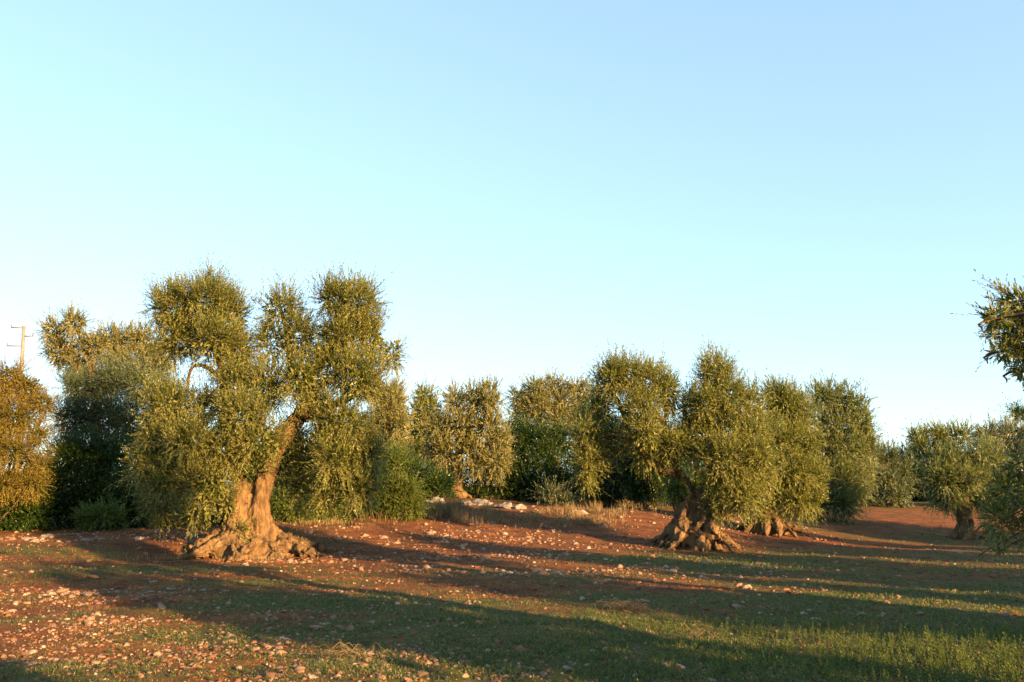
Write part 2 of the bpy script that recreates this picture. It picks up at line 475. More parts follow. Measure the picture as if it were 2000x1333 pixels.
# ------------------------------------------------------------------ foliage
def foliage(clumps, leaf, width, spray, per, cover, up=0.55, droop=0.25, lump=1.0, lumps=0.42, twig=False, tip=0.0, seed=0, frond=0.75, tri=False, core=1.3):
    """leaf-sized faces on curved shoots spread through the clumps; clump = (centre xyz, radii xyz, density)"""
    P, D, W, Ls, Tn = [], [], [], [], []
    tw_a, tw_b = [], []
    for ci, (c, R, dens) in enumerate(clumps):
        c = np.asarray(c, float); R = np.asarray(R, float)
        p_ = 1.6
        area = 4 * math.pi * (((R[0] * R[1]) ** p_ + (R[0] * R[2]) ** p_ + (R[1] * R[2]) ** p_) / 3) ** (1 / p_)
        n = int(cover * dens * area / (per * leaf * width * 0.5)) + 3
        R = np.maximum(R - spray * 0.36, R * 0.62)
        u = unit(rng.normal(size=(n, 3)))
        K = 9 + int(5 * rng.random()); kd = unit(rng.normal(size=(K, 3))); kr = 0.75 + 0.5 * rng.random(K)
        dots = u @ kd.T; ni = dots.argmax(1); md_ = dots[np.arange(n), ni]
        puff = np.clip((md_ - 0.62) / 0.34, 0, 1) * kr[ni]
        kv = kd[ni]
        b = 0.76 + 0.38 * puff + 0.62 * (fbm(u * 1.9 + 11.3 * ci + seed, seed, 2) - 0.5) * 2 + 0.22 * (vnoise(u * 5.5 + 7.7 * ci, seed + 3) - 0.5) * 2
        t = 1 - rng.random(n) ** 1.25 * 0.42 + (rng.random(n) > 0.90) * rng.random(n) * 0.20
        base = c + u * R * (b * t)[:, None]
        keep = fbm(base * (1.9 / lump), seed + 5, 2) > lumps * (0.55 + 0.45 * t) + (rng.random(n) - 0.5) * 0.06
        keep &= rng.random(n) < 0.25 + 1.0 * puff
        base, u, t, kv = base[keep], u[keep], t[keep], kv[keep]; n = len(base)
        if n == 0: continue
        v = unit(u * 2.2 - kv * 1.2)
        lift = np.where(u[:, 2] > -0.25, up * (0.4 + rng.random(n)), -droop * (0.3 + rng.random(n)))
        v[:, 2] += lift
        d = unit(v + rng.normal(size=(n, 3)) * 0.38)
        sl = spray * (0.5 + 0.8 * rng.random(n) + 0.9 * (rng.random(n) > 0.93))
        shoot = (rng.random(n) > 0.88) & (u[:, 2] > 0.35) & (up > 0.4)          # straight water shoots on top
        d[shoot] = unit(d[shoot] * .35 + np.array([0, 0, 1.0])); sl = np.minimum(np.where(shoot, sl * 1.3, sl), spray * 1.75)
        st = 0.5 * rng.random(n) + 0.5 * fbm(base * 1.4, seed + 8, 2)
        a = unit(np.cross(d, rng.normal(size=(n, 3)))); bb = np.cross(d, a)
        bend = rng.normal(size=(n, 3)) * 0.12; bend[:, 2] += np.where(u[:, 2] > 0, 0.12, -0.2)
        for k in range(per):
            s = 0.10 + 0.90 * k / max(1, per - 1) + rng.random(n) * 0.04
            pos = base + d * (sl * s)[:, None] + bend * (sl * s * s)[:, None]
            th = (k % 2) * math.pi + (k // 2) * math.pi / 2 + rng.normal(size=n) * 0.35
            out_ = a * np.cos(th)[:, None] + bb * np.sin(th)[:, None]
            spread = (0.95 - 0.55 * s)[:, None] * frond
            ld = unit(d + out_ * spread + rng.normal(size=(n, 3)) * 0.24)
            upv = np.array([0, 0, 1.0]) + d * 0.4 + rng.normal(size=(n, 3)) * 0.45
            wd = unit(np.cross(ld, upv))
            P.append(pos); D.append(ld); W.append(wd)
            Ls.append(leaf * (0.65 + 0.6 * rng.random(n)) * (1.05 - 0.35 * s))
            Tn.append(np.clip(st * 0.75 + 0.35 * s * 0.5 + rng.random(n) * 0.25 - 0.08, 0, 1))
        if twig:
            tw_a.append(base); tw_b.append(base + d * (sl * 0.9)[:, None] + bend * (sl * 0.8)[:, None])
    if core:      # bigger filler leaves inside each clump, inner shade put into their dark tint
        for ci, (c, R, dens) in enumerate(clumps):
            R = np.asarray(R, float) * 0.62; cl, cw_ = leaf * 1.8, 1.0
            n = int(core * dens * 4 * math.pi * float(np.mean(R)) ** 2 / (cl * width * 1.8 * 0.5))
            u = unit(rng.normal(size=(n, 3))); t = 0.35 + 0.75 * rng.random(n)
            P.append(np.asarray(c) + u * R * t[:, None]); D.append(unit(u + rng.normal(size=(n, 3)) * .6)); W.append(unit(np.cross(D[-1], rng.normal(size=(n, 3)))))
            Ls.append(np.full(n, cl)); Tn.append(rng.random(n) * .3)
    P = np.concatenate(P); D = np.concatenate(D); W = np.concatenate(W); Ls = np.concatenate(Ls); Tn = np.concatenate(Tn)
    N_ = np.cross(D, W)
    hw = (width / leaf * Ls * 0.5)[:, None]
    mid = P + D * (Ls * 0.45)[:, None] + N_ * (Ls * 0.06)[:, None]
    if tri:
        V = np.stack([mid - W * hw, P + D * Ls[:, None], mid + W * hw], 1)
        V[:, 0] = P - W * hw; V[:, 2] = P + W * hw
        V = V.reshape(-1, 3); T = np.repeat(Tn, 3)
    else:
        V = np.stack([P, mid - W * hw, P + D * Ls[:, None], mid + W * hw], 1).reshape(-1, 3)
        T = np.repeat(Tn, 4)
    tw = None
    if twig and tw_a:
        A = np.concatenate(tw_a); B = np.concatenate(tw_b)
        s_ = unit(np.cross(B - A, rng.normal(size=A.shape))) * 0.005
        tw = np.stack([A - s_, A + s_, B], 1).reshape(-1, 3)
    return V, T, tw

TRI = [0]
def leaf_mesh(name, V, T, mat, k=4):
    n = len(V) // k
    TRI[0] += (k - 2) * n
    return mesh_from(name, V, np.arange(k * n), np.arange(n) * k, mat, {'tint': T})

def crown_from(parent, clumps, mat, leaf, width, spray, per, cover, twig=False, name='crown', **kw):
    V, T, tw = foliage(clumps, leaf, width, spray, per, cover, twig=twig, **kw)
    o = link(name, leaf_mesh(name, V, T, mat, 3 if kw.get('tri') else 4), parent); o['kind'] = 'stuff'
    if tw is not None and len(tw):
        n = len(tw) // 3; TRI[0] += n
        o2 = link('twigs', mesh_from('twigs', tw, np.arange(3 * n), np.arange(n) * 3, M['bark_dark']), parent)
        o2['kind'] = 'stuff'
    return o

# ------------------------------------------------------------------ gnarled wood: tubes fused by a voxel remesh, then creased
def fused_wood(bag, name, voxel, mat, crease=0.06, lumpy=0.10, seed=0, zstretch=0.35, freq=3.2):
    m = bag.mesh(name + '_raw', mat)
    o = bpy.data.objects.new(name + '_raw', m); col.objects.link(o)
    md = o.modifiers.new('r', 'REMESH'); md.mode = 'VOXEL'; md.voxel_size = voxel
    sm = o.modifiers.new('s', 'SMOOTH'); sm.factor = 0.5; sm.iterations = 3
    dg = bpy.context.evaluated_depsgraph_get()
    ev = o.evaluated_get(dg)
    me = bpy.data.meshes.new_from_object(ev, depsgraph=dg)
    n = len(me.vertices)
    co = np.empty(n * 3, np.float32); me.vertices.foreach_get('co', co); co = co.reshape(-1, 3).astype(float)
    no = np.empty(n * 3, np.float32); me.vertices.foreach_get('normal', no); no = no.reshape(-1, 3).astype(float)
    q = co.copy()
    sw = (fbm(co * 0.9, seed + 40, 2) - 0.5) * 1.6
    q[:, 0] += sw * 0.35; q[:, 1] += sw * 0.25
    q = q * np.array([freq, freq, freq * zstretch])
    r1 = 1 - np.abs(fbm(q, seed, 2) * 2 - 1) * 3.2
    r1 = np.clip(r1, 0, 1) ** 1.5
    r2 = 1 - np.abs(fbm(q * 2.7, seed + 5, 2) * 2 - 1) * 3.0
    r2 = np.clip(r2, 0, 1)
    l1 = fbm(co * 1.8, seed + 9, 2) - 0.5
    l2 = fbm(co * 5.0, seed + 19, 2) - 0.5
    hol = np.clip((fbm(q * 0.55 + 31.0, seed + 61, 2) - .60) * 9, 0, 1)
    r3 = np.clip(1 - np.abs(fbm(q * 6.0, seed + 71, 2) * 2 - 1) * 2.6, 0, 1)
    co2 = co + no * (-hol * crease * 1.3 - r3 * crease * .22 + l1 * 2 * lumpy + l2 * lumpy * 0.8 - r1 * crease - r2 * crease * 0.35)[:, None]
    me.vertices.foreach_set('co', co2.astype(np.float32).ravel())
    me.polygons.foreach_set('use_smooth', np.ones(len(me.polygons), dtype=bool))
    me.update()
    me.materials.clear(); me.materials.append(mat)
    me.name = name
    bpy.data.objects.remove(o)
    TRI[0] += 2 * len(me.polygons)
    return me

def wpath(path, d0):
    out = []
    for (px, py, dy, r) in path:
        p = at(px, py, d0 + dy); out.append((p[0], p[1], p[2], r))
    return out

def add_roots(bag, base, n, spread, height, thick, seed):
    R = random.Random(seed)
    B0 = np.array(base)
    bag.tube([B0 + [0, 0, -.25], B0 + [0, 0, .02], B0 + [0, 0, height * .3], B0 + [0, 0, height * .6], B0 + [0, 0, height]], [spread * .72, spread * .66, spread * .44, spread * .32, thick * .9], 14)
    for k in range(n):
        a = 2 * math.pi * (k + R.uniform(-0.3, 0.3)) / n
        sp = spread * R.uniform(0.75, 1.2); h = height * R.uniform(0.7, 1.15); th = thick * R.uniform(0.7, 1.25)
        bx, by, bz = base
        da = R.uniform(-0.35, 0.35)
        pts = [(bx + 0.10 * sp * math.cos(a), by + 0.10 * sp * math.sin(a), bz + h, th * 0.75),
               (bx + 0.36 * sp * math.cos(a), by + 0.36 * sp * math.sin(a), bz + h * 0.58, th * 1.0),
               (bx + 0.68 * sp * math.cos(a + da * 0.5), by + 0.68 * sp * math.sin(a + da * 0.5), bz + h * 0.22, th * 0.8),
               (bx + 1.0 * sp * math.cos(a + da), by + 1.0 * sp * math.sin(a + da), bz - 0.06, th * 0.45),
               (bx + 1.15 * sp * math.cos(a + da), by + 1.15 * sp * math.sin(a + da), bz - 0.22, th * 0.25)]
        s = spline(pts, 12); bag.tube(s[:, :3], s[:, 3], 8)

def to_clumps(cl, d0, squash=0.95):
    out = []
    J = random.Random(int(d0 * 10) + len(cl))
    for c in cl:
        px, py, rx, ry = c[:4]
        dy = c[4] if len(c) > 4 else 0.0
        dens = c[5] if len(c) > 5 else 1.0
        d = d0 + dy
        p = at(px, py, d); k = d / FPX
        rx_, ry_ = rx * k, ry * k
        p = p + (p - np.array([0, 0, CAM_Z])) * (J.uniform(-.55, .55) * rx_ / d)      # nearer or farther along the line of sight
        out.append((p, (rx_, squash * 0.5 * (rx_ + ry_) + 0.1, ry_), dens))
    return out

def tree(name, label, d0, base_px, clumps, trunk_paths, mat='olive_leaf', bark='bark', roots=(7, 0.9, 0.7, 0.2), voxel=0.05,
         cat='tree', group=None, leafk=1.0, cover=2.4, auto=True, limb_r=0.09, twig=False, limbs=(), seed=0, crease=0.05, lumpy=0.08,
         up=0.6, droop=0.25, per=15, spray=0.38, width=0.30, lumps=0.42, fork=None):
    b = G(*base_px) if d0 is None else at(*base_px, d0)
    if d0 is None: d0 = b[1]
    b[2] = lz(b[0], b[1])
    t = thing(name, b, label, cat, group)
    bag = Bag()
    for p in trunk_paths:
        w = wpath(p, d0); w[0] = (w[0][0], w[0][1], b[2] - 0.15, w[0][3])
        s = spline(w, 5 * len(p)); bag.tube(s[:, :3], s[:, 3], 12, wob=0.12)
    if roots: add_roots(bag, b, roots[0], roots[1], roots[2], roots[3], seed + 3)
    link('trunk', fused_wood(bag, 'trunk', voxel, M[bark], crease, lumpy, seed), t)
    top = wpath(trunk_paths[0], d0)[-1] if fork is None else wpath([fork], d0)[0]
    for lp in limbs:
        bl = Bag(); s = spline(wpath(lp, d0), 6 * len(lp)); bl.tube(s[:, :3], s[:, 3], 9, wob=0.2)
        link('limb', bl.mesh('limb', M[bark]), t)
    cw = to_clumps(clumps, d0)
    if auto:
        R = random.Random(seed)
        for (c, rr, dn) in cw:
            c = np.asarray(c); s0 = np.array(top[:3]); mid = (s0 + c) / 2 + np.array([R.uniform(-.2, .2), R.uniform(-.2, .2), R.uniform(0.0, .3)])
            e = c + np.array([R.uniform(-.3, .3) * rr[0], R.uniform(-.3, .3) * rr[1], 0.35 * rr[2]])
            bl = Bag(); s = spline([(*s0, limb_r * 1.25), (*mid, limb_r), (*(0.3 * mid + 0.7 * c), limb_r * 0.6), (*e, limb_r * 0.25)], 12)
            bl.tube(s[:, :3], s[:, 3], 7, wob=0.25)
            for q in range(4):
                k0 = s[R.randint(6, 10)]
                dv = np.array([R.gauss(0, 1), R.gauss(0, 1), R.gauss(0.5, 0.7)]); dv /= np.linalg.norm(dv)
                e2 = k0[:3] + dv * np.array(rr) * 0.8
                s2 = spline([(*k0[:3], limb_r * 0.35), (*(k0[:3] * .5 + e2 * .5 + np.array([0, 0, .05])), limb_r * 0.25), (*e2, limb_r * 0.1)], 6)
                bl.tube(s2[:, :3], s2[:, 3], 5)
            link('limb', bl.mesh('limb', M[bark]), t)
    sz = max(1.0, d0 / 20.0) * leafk
    crown_from(t, cw, M[mat], 0.084 * sz, 0.084 * width * sz, spray * (0.6 + 0.4 * sz), per, cover, twig=twig, seed=seed, up=up, droop=droop,
               lump=1.0 if d0 > 15 else 0.8, lumps=lumps, tri=d0 > 27)
    return t

# ---- the great olive on the left
MAIN = [(340, 605, 48, 52, 0.2), (400, 590, 52, 52, 0), (452, 622, 38, 55, 0.2), (350, 668, 48, 42, .2), (420, 668, 55, 42, -.3), (462, 690, 34, 40, .2),
        (548, 603, 42, 44, 0.5, .6), (530, 668, 36, 48, 0.5, .65), (585, 660, 34, 60, 0.5, .8),
        (652, 582, 36, 48, 0), (700, 592, 46, 50, 0.1), (660, 655, 58, 50, -.3), (722, 668, 34, 48, 0.2), (765, 690, 26, 40, 0.4, .6),
        (640, 725, 52, 50, 0), (700, 745, 52, 52, -.2), (585, 740, 42, 48, -.2), (520, 760, 46, 46, 0.1),
        (455, 752, 38, 42, -.2), (405, 800, 34, 36, .3), (470, 815, 56, 44, -.5), (330, 790, 44, 42, .2), (310, 850, 38, 40, 0.1),
        (372, 860, 56, 48, -.5), (440, 880, 56, 42, -.8), (505, 860, 46, 42, -.6), (615, 800, 34, 36, .9), (640, 850, 34, 36, .6), (560, 860, 34, 40, .7), (290, 910, 36, 36, -.1), (345, 930, 52, 46, -.4), (410, 945, 50, 42, -.6),
        (380, 1000, 42, 34, -.2, .9), (320, 975, 38, 36, .2),
        (672, 825, 56, 46, -.1), (712, 880, 40, 52, -.2), (655, 900, 46, 46, -.4), (700, 950, 38, 42, -.3), (640, 960, 34, 38, -.1), (685, 1005, 18, 26, -.2, .8),
        (530, 865, 24, 24, -.5, .7), (520, 905, 22, 22, -.6, .6), (590, 890, 34, 40, .3, .8), (590, 955, 28, 34, .3, .7), (550, 930, 18, 24, 0.6, .5), (445, 985, 18, 18, -.6, .5), (470, 1035, 12, 12, -.7, .5)]
MT = [[(516, 1085, 0, .50), (511, 1045, 0, .38), (504, 1000, -.05, .31), (512, 950, -.05, .28), (530, 902, 0.05, .25), (548, 860, 0.1, .25), (585, 815, 0.15, .2)],
      [(462, 1085, -.15, .40), (458, 1045, -.18, .31), (462, 1000, -.18, .25), (470, 960, -.12, .22), (460, 905, 0, .17)],
      [(540, 1080, .3, .30), (540, 1050, .3, .26), (534, 1030, .2, .12)]]
ML = [[(585, 815, .15, .2), (604, 775, .2, .17), (600, 740, 0.1, .13), (632, 695, 0, .10), (665, 640, 0, .08), (680, 580, 0.1, .04)],
      [(560, 850, .1, .18), (590, 815, .4, .14), (625, 800, .3, .12), (690, 770, .2, .08), (720, 700, .3, .05)],
      [(604, 775, .2, .12), (570, 720, .4, .09), (560, 650, .5, .07), (545, 590, .5, .03)],
      [(458, 905, 0, .17), (445, 850, .1, .14), (438, 790, .1, .12), (436, 740, 0, .10), (425, 690, 0, .08), (400, 620, .1, .04)],
      [(436, 740, 0, .07), (400, 716, 0, .05), (378, 716, 0, .04), (369, 735, 0, .035), (366, 765, 0, .03)],
      [(458, 905, 0, .14), (430, 890, -.1, .10), (380, 870, -.2, .08), (330, 860, 0, .05), (300, 880, 0, .03)],
      [(640, 800, .3, .09), (670, 850, .1, .07), (690, 920, 0, .05), (690, 980, -.1, .02)],
      [(437, 770, .1, .08), (400, 790, .2, .05), (350, 800, .2, .03)],
      [(425, 690, 0, .06), (380, 660, .1, .045), (345, 620, .2, .03)], [(425, 690, 0, .06), (450, 640, .1, .04), (455, 590, .2, .02)],
      [(632, 695, 0, .08), (690, 660, .2, .05), (715, 610, .2, .03)], [(690, 770, .2, .06), (740, 730, .3, .04), (768, 690, .4, .02)]]
tree('olive_tree', 'ancient olive with a forked golden trunk and wide spread root mound, tallest tree at left', 19.5, (492, 1084), MAIN, MT,
     roots=None, voxel=0.034, auto=False, twig=True, limbs=ML, seed=1, crease=0.07, lumpy=0.10, cover=2.15)
# its root mound is fused into a second part so that the flare reads on its own
rb = Bag(); tb = bpy.data.objects['olive_tree']; bb_ = np.array(tb.location)
R_ = random.Random(5)
add_roots(rb, (bb_[0], bb_[1], bb_[2]), 15, 1.75, .62, .24, 8)
rb.tube([bb_ + [-.9, .1, .0], bb_ + [-.3, 0, .22], bb_ + [.3, 0, .22], bb_ + [.9, .1, 0]], [.25, .5, .5, .25], 12)
for k in range(34):
    a = R_.uniform(0, 2 * math.pi); rr = R_.uniform(.5, 1.6)
    c = np.array([bb_[0] + rr * math.cos(a), bb_[1] + rr * .8 * math.sin(a), bb_[2] + .05 + .40 * (1 - rr / 1.8)])
    q = R_.uniform(.12, .24)
    rb.tube([c - [q * .8, 0, .12], c, c + [q * .8, .05, -.03]], [q * .5, q, q * .45], 8)
link('root_mound', fused_wood(rb, 'root_mound', .034, M['bark'], .10, .12, 77, zstretch=.7, freq=4.2), tb)

# ---- the twisted olive right of centre
T3 = [(1195, 742, 34, 40, .3), (1172, 795, 26, 42, .4), (1228, 732, 36, 34, .2), (1268, 752, 40, 40, 0), (1305, 765, 26, 44, .1, .9), (1245, 800, 42, 38, -.1),
      (1262, 850, 44, 36, -.3), (1205, 860, 34, 36, .8), (1140, 850, 22, 34, .3, .8), (1150, 905, 24, 32, .1, .9), (1146, 938, 12, 18, .1, .9), (1170, 880, 24, 30, .6, .8),
      (1395, 735, 38, 40, .1), (1425, 775, 42, 42, 0), (1378, 790, 36, 36, -.1), (1360, 850, 42, 40, -.3), (1430, 840, 46, 46, -.3), (1475, 860, 40, 48, 0),
      (1318, 868, 34, 28, -.2), (1410, 895, 46, 42, -.7), (1460, 925, 48, 38, -.5), (1500, 905, 26, 38, -.1), (1478, 890, 34, 34, -.6), (1450, 970, 40, 28, -.6), (1400, 985, 20, 26, -.7, .9), (1412, 945, 38, 32, -.8),
      (1270, 890, 40, 26, .2, .8), (1345, 800, 22, 40, .5, .6), (1470, 790, 26, 36, .4, .8)]
T3T = [[(1352, 1078, 0, .52), (1352, 1040, 0, .44), (1354, 1000, 0, .36), (1356, 975, 0, .24), (1352, 950, 0, .20), (1338, 930, -.05, .18), (1318, 922, -.1, .16)],
       [(1395, 1080, 0, .34), (1388, 1040, 0, .27), (1378, 1000, .05, .22), (1372, 960, .1, .16), (1385, 925, .2, .12)]]
T3L = [[(1318, 922, -.1, .16), (1285, 915, -.1, .14), (1250, 880, .1, .13), (1235, 860, .2, .12), (1215, 800, .3, .08), (1195, 765, .3, .06), (1190, 735, .3, .03)],
       [(1235, 860, .2, .08), (1205, 850, .3, .06), (1160, 860, .3, .04), (1150, 920, .2, .02)],
       [(1318, 922, -.1, .12), (1310, 880, 0, .10), (1298, 830, .1, .08), (1275, 800, 0, .06), (1260, 760, 0, .03)],
       [(1385, 925, .2, .12), (1395, 880, .1, .10), (1388, 820, .1, .07), (1392, 760, .1, .04)],
       [(1385, 925, .2, .1), (1420, 890, -.1, .07), (1460, 870, -.1, .04)], [(1298, 830, .1, .05), (1302, 790, .1, .04), (1305, 750, .1, .02)]]
tree('olive_tree', 'ancient olive on a grey ribbed twisted trunk with one bare limb bending left', 23.0, (1352, 1072), T3, T3T,
     roots=(16, 1.3, 1.25, .16), voxel=0.036, auto=False, twig=True, limbs=T3L, seed=2, crease=.11, lumpy=.05, cover=2.3)

# ---- the olives beyond it
tree('olive_tree', 'olive with a smooth sunlit orange trunk, just right of the grey twisted one', 29.0, (1495, 1044),
     [(1515, 776, 28, 28, 0), (1535, 794, 36, 34, 0), (1505, 812, 32, 34, 0), (1560, 815, 32, 40, .2), (1525, 860, 44, 38, -.3), (1575, 870, 34, 42, 0),
      (1545, 920, 50, 40, -.5), (1590, 935, 30, 42, -.2), (1500, 950, 44, 36, -.4), (1555, 975, 38, 30, -.5), (1585, 985, 20, 26, -.5, .9), (1480, 985, 26, 22, -.6, .8)],
     [[(1490, 1046, 0, .50), (1490, 1015, 0, .36), (1488, 985, 0, .30), (1500, 950, 0, .24), (1520, 900, 0, .16)]],
     roots=(10, 1.2, .8, .17), voxel=.05, seed=3, crease=.05)
tree('olive_tree', 'tall leafy olive hanging to the ground, rightmost of the close right hand clump', 35.0, (1588, 1003),
     [(1610, 778, 34, 28, 0), (1655, 790, 38, 32, .2), (1625, 830, 42, 38, 0), (1682, 820, 24, 34, .3), (1688, 870, 24, 44, .4), (1650, 880, 42, 40, -.2), (1605, 880, 34, 40, 0),
      (1640, 935, 40, 36, -.5), (1668, 950, 32, 30, -.5), (1625, 980, 40, 30, -.8), (1650, 985, 28, 24, -.8), (1690, 930, 20, 40, 1.0)],
     [[(1578, 1003, 0, .34), (1582, 985, 0, .26), (1595, 950, 0, .2), (1625, 900, 0, .15)]],
     roots=(6, .6, .4, .18), voxel=.06, seed=4, bark='bark_dark', mat='olive_leaf_green')
tree('olive_tree', 'dim grey green olive standing just before the far gap in the grove', 46.0, (1742, 985),
     [(1705, 900, 30, 36, 0), (1738, 900, 26, 26, 0), (1760, 925, 26, 30, 0), (1728, 945, 36, 32, -1.6), (1750, 975, 26, 16, -1.6), (1765, 955, 22, 26, 0), (1690, 955, 24, 26, 0)],
     [[(1742, 988, 0, .3), (1738, 950, -.6, .22), (1728, 915, -.9, .14)]], roots=(5, .5, .3, .14), voxel=.08, seed=5, mat='olive_leaf_shaded')
tree('olive_tree', 'small round headed olive on a short stout trunk at right', 30.0, (1886, 1052),
     [(1850, 900, 34, 30, 0), (1905, 895, 36, 28, 0), (1940, 905, 28, 34, .2), (1840, 940, 32, 34, -.1), (1885, 935, 42, 36, -.5), (1935, 950, 30, 34, -.1),
      (1858, 972, 32, 22, -.2), (1915, 972, 32, 20, -.3), (1948, 965, 22, 24, .1), (1832, 965, 18, 22, .1)],
     [[(1888, 1055, 0, .42), (1885, 1025, 0, .36), (1880, 995, 0, .34), (1885, 950, 0, .2)]],
     mat='olive_leaf_green', roots=(7, .75, .42, .18), voxel=.045, seed=6, crease=.08)
tree('olive_tree', 'flat topped olive behind the small round headed one', 52.0, (1835, 982),
     [(1795, 855, 24, 18, 0), (1835, 850, 28, 16, 0), (1875, 852, 26, 18, 0), (1800, 885, 22, 20, 0), (1850, 880, 30, 20, 0), (1790, 930, 26, 30, -1), (1815, 940, 24, 28, -1), (1850, 920, 34, 30, -.5)],
     [[(1812, 985, 0, .3), (1812, 940, 0, .22), (1810, 895, 0, .16)]], roots=(5, .4, .3, .1), voxel=.09, seed=7)
tree('olive_tree', 'olive crown peeping over the small one at the right edge', 48.0, (1950, 990),
     [(1925, 848, 28, 20, 0), (1965, 848, 32, 22, 0), (2005, 850, 28, 26, 0), (1940, 885, 34, 26, 0), (1990, 890, 36, 30, 0), (2040, 880, 40, 50, 0), (1985, 940, 40, 40, 0), (2050, 950, 40, 40, 0)],
     [[(1960, 1000, 0, .3), (1962, 940, 0, .22), (1965, 890, 0, .14)]], roots=(5, .4, .3, .1), voxel=.09, seed=8, mat='olive_leaf_grey')

# ---- the middle distance
tree('olive_tree', 'upright olive on a straight trunk in the middle, standing on the pale rocks', 38.0, (892, 974),
     [(890, 785, 26, 26, 0), (925, 780, 28, 28, 0), (955, 785, 28, 32, 0), (900, 830, 38, 34, -.3), (950, 835, 38, 34, -.2), (860, 830, 24, 34, .3),
      (975, 865, 26, 36, 0), (925, 880, 36, 32, -.5), (965, 905, 28, 28, -.2), (870, 880, 26, 34, .2), (930, 915, 24, 20, -.4), (845, 870, 22, 38, .6), (985, 900, 14, 20, 0, .8)],
     [[(893, 976, 0, .42), (892, 950, 0, .34), (894, 920, 0, .27), (898, 880, 0, .22), (905, 850, 0, .14)]],
     roots=(7, .7, .4, .18), voxel=.055, seed=9, mat='olive_leaf_golden')
tree('olive_tree', 'slim olive head showing between the great olive and the middle one', 44.0, (830, 985),
     [(828, 775, 20, 20, 0), (845, 800, 22, 24, 0), (818, 810, 20, 28, 0), (835, 850, 32, 34, 0), (815, 900, 34, 40, 0), (860, 920, 30, 34, .5)],
     [[(835, 990, 0, .25), (835, 930, 0, .2), (832, 850, 0, .14)]], roots=None, voxel=.08, seed=10, bark='bark_dark')
tree('olive_tree', 'broad golden headed tree rising behind the dark thicket, near the middle', 52.0, (1085, 975),
     [(1015, 782, 20, 22, 0), (1045, 765, 26, 26, 0), (1085, 758, 28, 24, 0), (1125, 765, 28, 26, 0), (1155, 785, 24, 30, 0), (1050, 795, 34, 28, -.5), (1100, 795, 38, 30, -.5),
      (1020, 815, 26, 24, 0), (1075, 830, 46, 30, 0), (1130, 830, 34, 34, 0)],
     [[(1085, 990, 0, .35), (1085, 900, 0, .28), (1085, 800, 0, .18)]], roots=None, voxel=.1, seed=11, mat='olive_leaf_golden', up=.3)
tree('olive_tree', 'tall olive directly behind the right side of the great olive', 30.0, (760, 1008),
     [(735, 765, 30, 34, 0), (765, 785, 30, 40, 0), (780, 830, 26, 40, 0), (745, 830, 36, 40, 0), (760, 880, 36, 36, 0), (720, 860, 30, 40, 0)],
     [[(755, 1010, 0, .25), (755, 930, 0, .2), (755, 830, 0, .14)]], roots=None, voxel=.07, seed=12, bark='bark_dark', mat='olive_leaf_golden', up=.75)
tree('olive_tree', 'high olive crown behind the thicket at far left, beside the utility pole', 31.0, (200, 1020),
     [(105, 645, 26, 26, 0), (145, 632, 30, 26, 0), (115, 690, 32, 34, 0), (180, 672, 36, 34, 0), (160, 715, 40, 34, 0), (225, 672, 32, 30, 0), (265, 665, 26, 26, 0, .8), (240, 712, 40, 32, 0),
      (295, 690, 34, 38, .3), (310, 720, 26, 36, .3), (280, 650, 18, 14, .3, .6)],
     [[(195, 1030, 0, .4), (190, 900, 0, .3), (185, 780, 0, .2)]], roots=None, voxel=.08, seed=13, mat='olive_leaf_golden')

# ---- shrubs and thicket
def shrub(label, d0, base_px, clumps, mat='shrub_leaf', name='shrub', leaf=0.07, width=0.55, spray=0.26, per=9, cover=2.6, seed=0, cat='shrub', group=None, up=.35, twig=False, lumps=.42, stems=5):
    b = at(*base_px, d0); b[2] = lz(b[0], b[1])
    t = thing(name, b, label, cat, group)
    R = random.Random(seed + 50)
    bag = Bag(); cw = to_clumps(clumps, d0)
    for (c, rr, dn) in cw:
        for q in range(2):
            e = np.asarray(c) + np.array([R.uniform(-.4, .4) * rr[0], R.uniform(-.4, .4) * rr[1], R.uniform(-.1, .5) * rr[2]])
            m_ = (b + e) / 2 + np.array([R.uniform(-.2, .2), R.uniform(-.2, .2), 0])
            s = spline([(b[0] + R.uniform(-.15, .15), b[1] + R.uniform(-.15, .15), b[2] - .05, .045), (*m_, .03), (*e, .012)], 8)
            bag.tube(s[:, :3], s[:, 3], 5)
    link('stem', bag.mesh('stem', M['bark_dark']), t)
    sz = max(1.0, d0 / 20.0)
    crown_from(t, cw, M[mat], leaf * sz, leaf * width * sz, spray * sz, per, cover, seed=seed, up=up, name='foliage', twig=twig, lumps=lumps, tri=True)
    return t

shrub('rust and gold thin leaved tree glowing in the sun at the left edge', 23.2, (-30, 1010),
      [(20, 740, 36, 36, 0), (-20, 780, 40, 50, 0), (55, 760, 34, 36, 0), (85, 790, 24, 26, 0, .8), (30, 820, 50, 36, -.3), (75, 850, 26, 26, 0, .8), (20, 880, 50, 36, -.3), (70, 905, 24, 26, 0, .7), (-30, 860, 50, 60, 0), (20, 940, 46, 30, 0), (60, 945, 30, 26, -.2), (-20, 950, 40, 36, -.2)],
      mat='rust_leaf', name='wild_pear_tree', leaf=.05, width=.5, spray=.32, per=10, cover=1.7, seed=20, cat='tree', twig=True, lumps=.45, up=.2)
shrub('tall grey green wild olive bush in the shade behind the dark thicket at left', 27.0, (215, 1022),
      [(160, 760, 46, 36, 0), (215, 745, 44, 34, 0), (270, 755, 44, 38, 0), (140, 820, 40, 44, 0), (200, 820, 54, 48, 0), (265, 830, 50, 50, 0), (320, 790, 30, 50, .5), (330, 860, 40, 50, .5)],
      mat='olive_leaf_shaded', leaf=.075, width=.26, spray=.36, per=12, seed=21, cover=2.6)
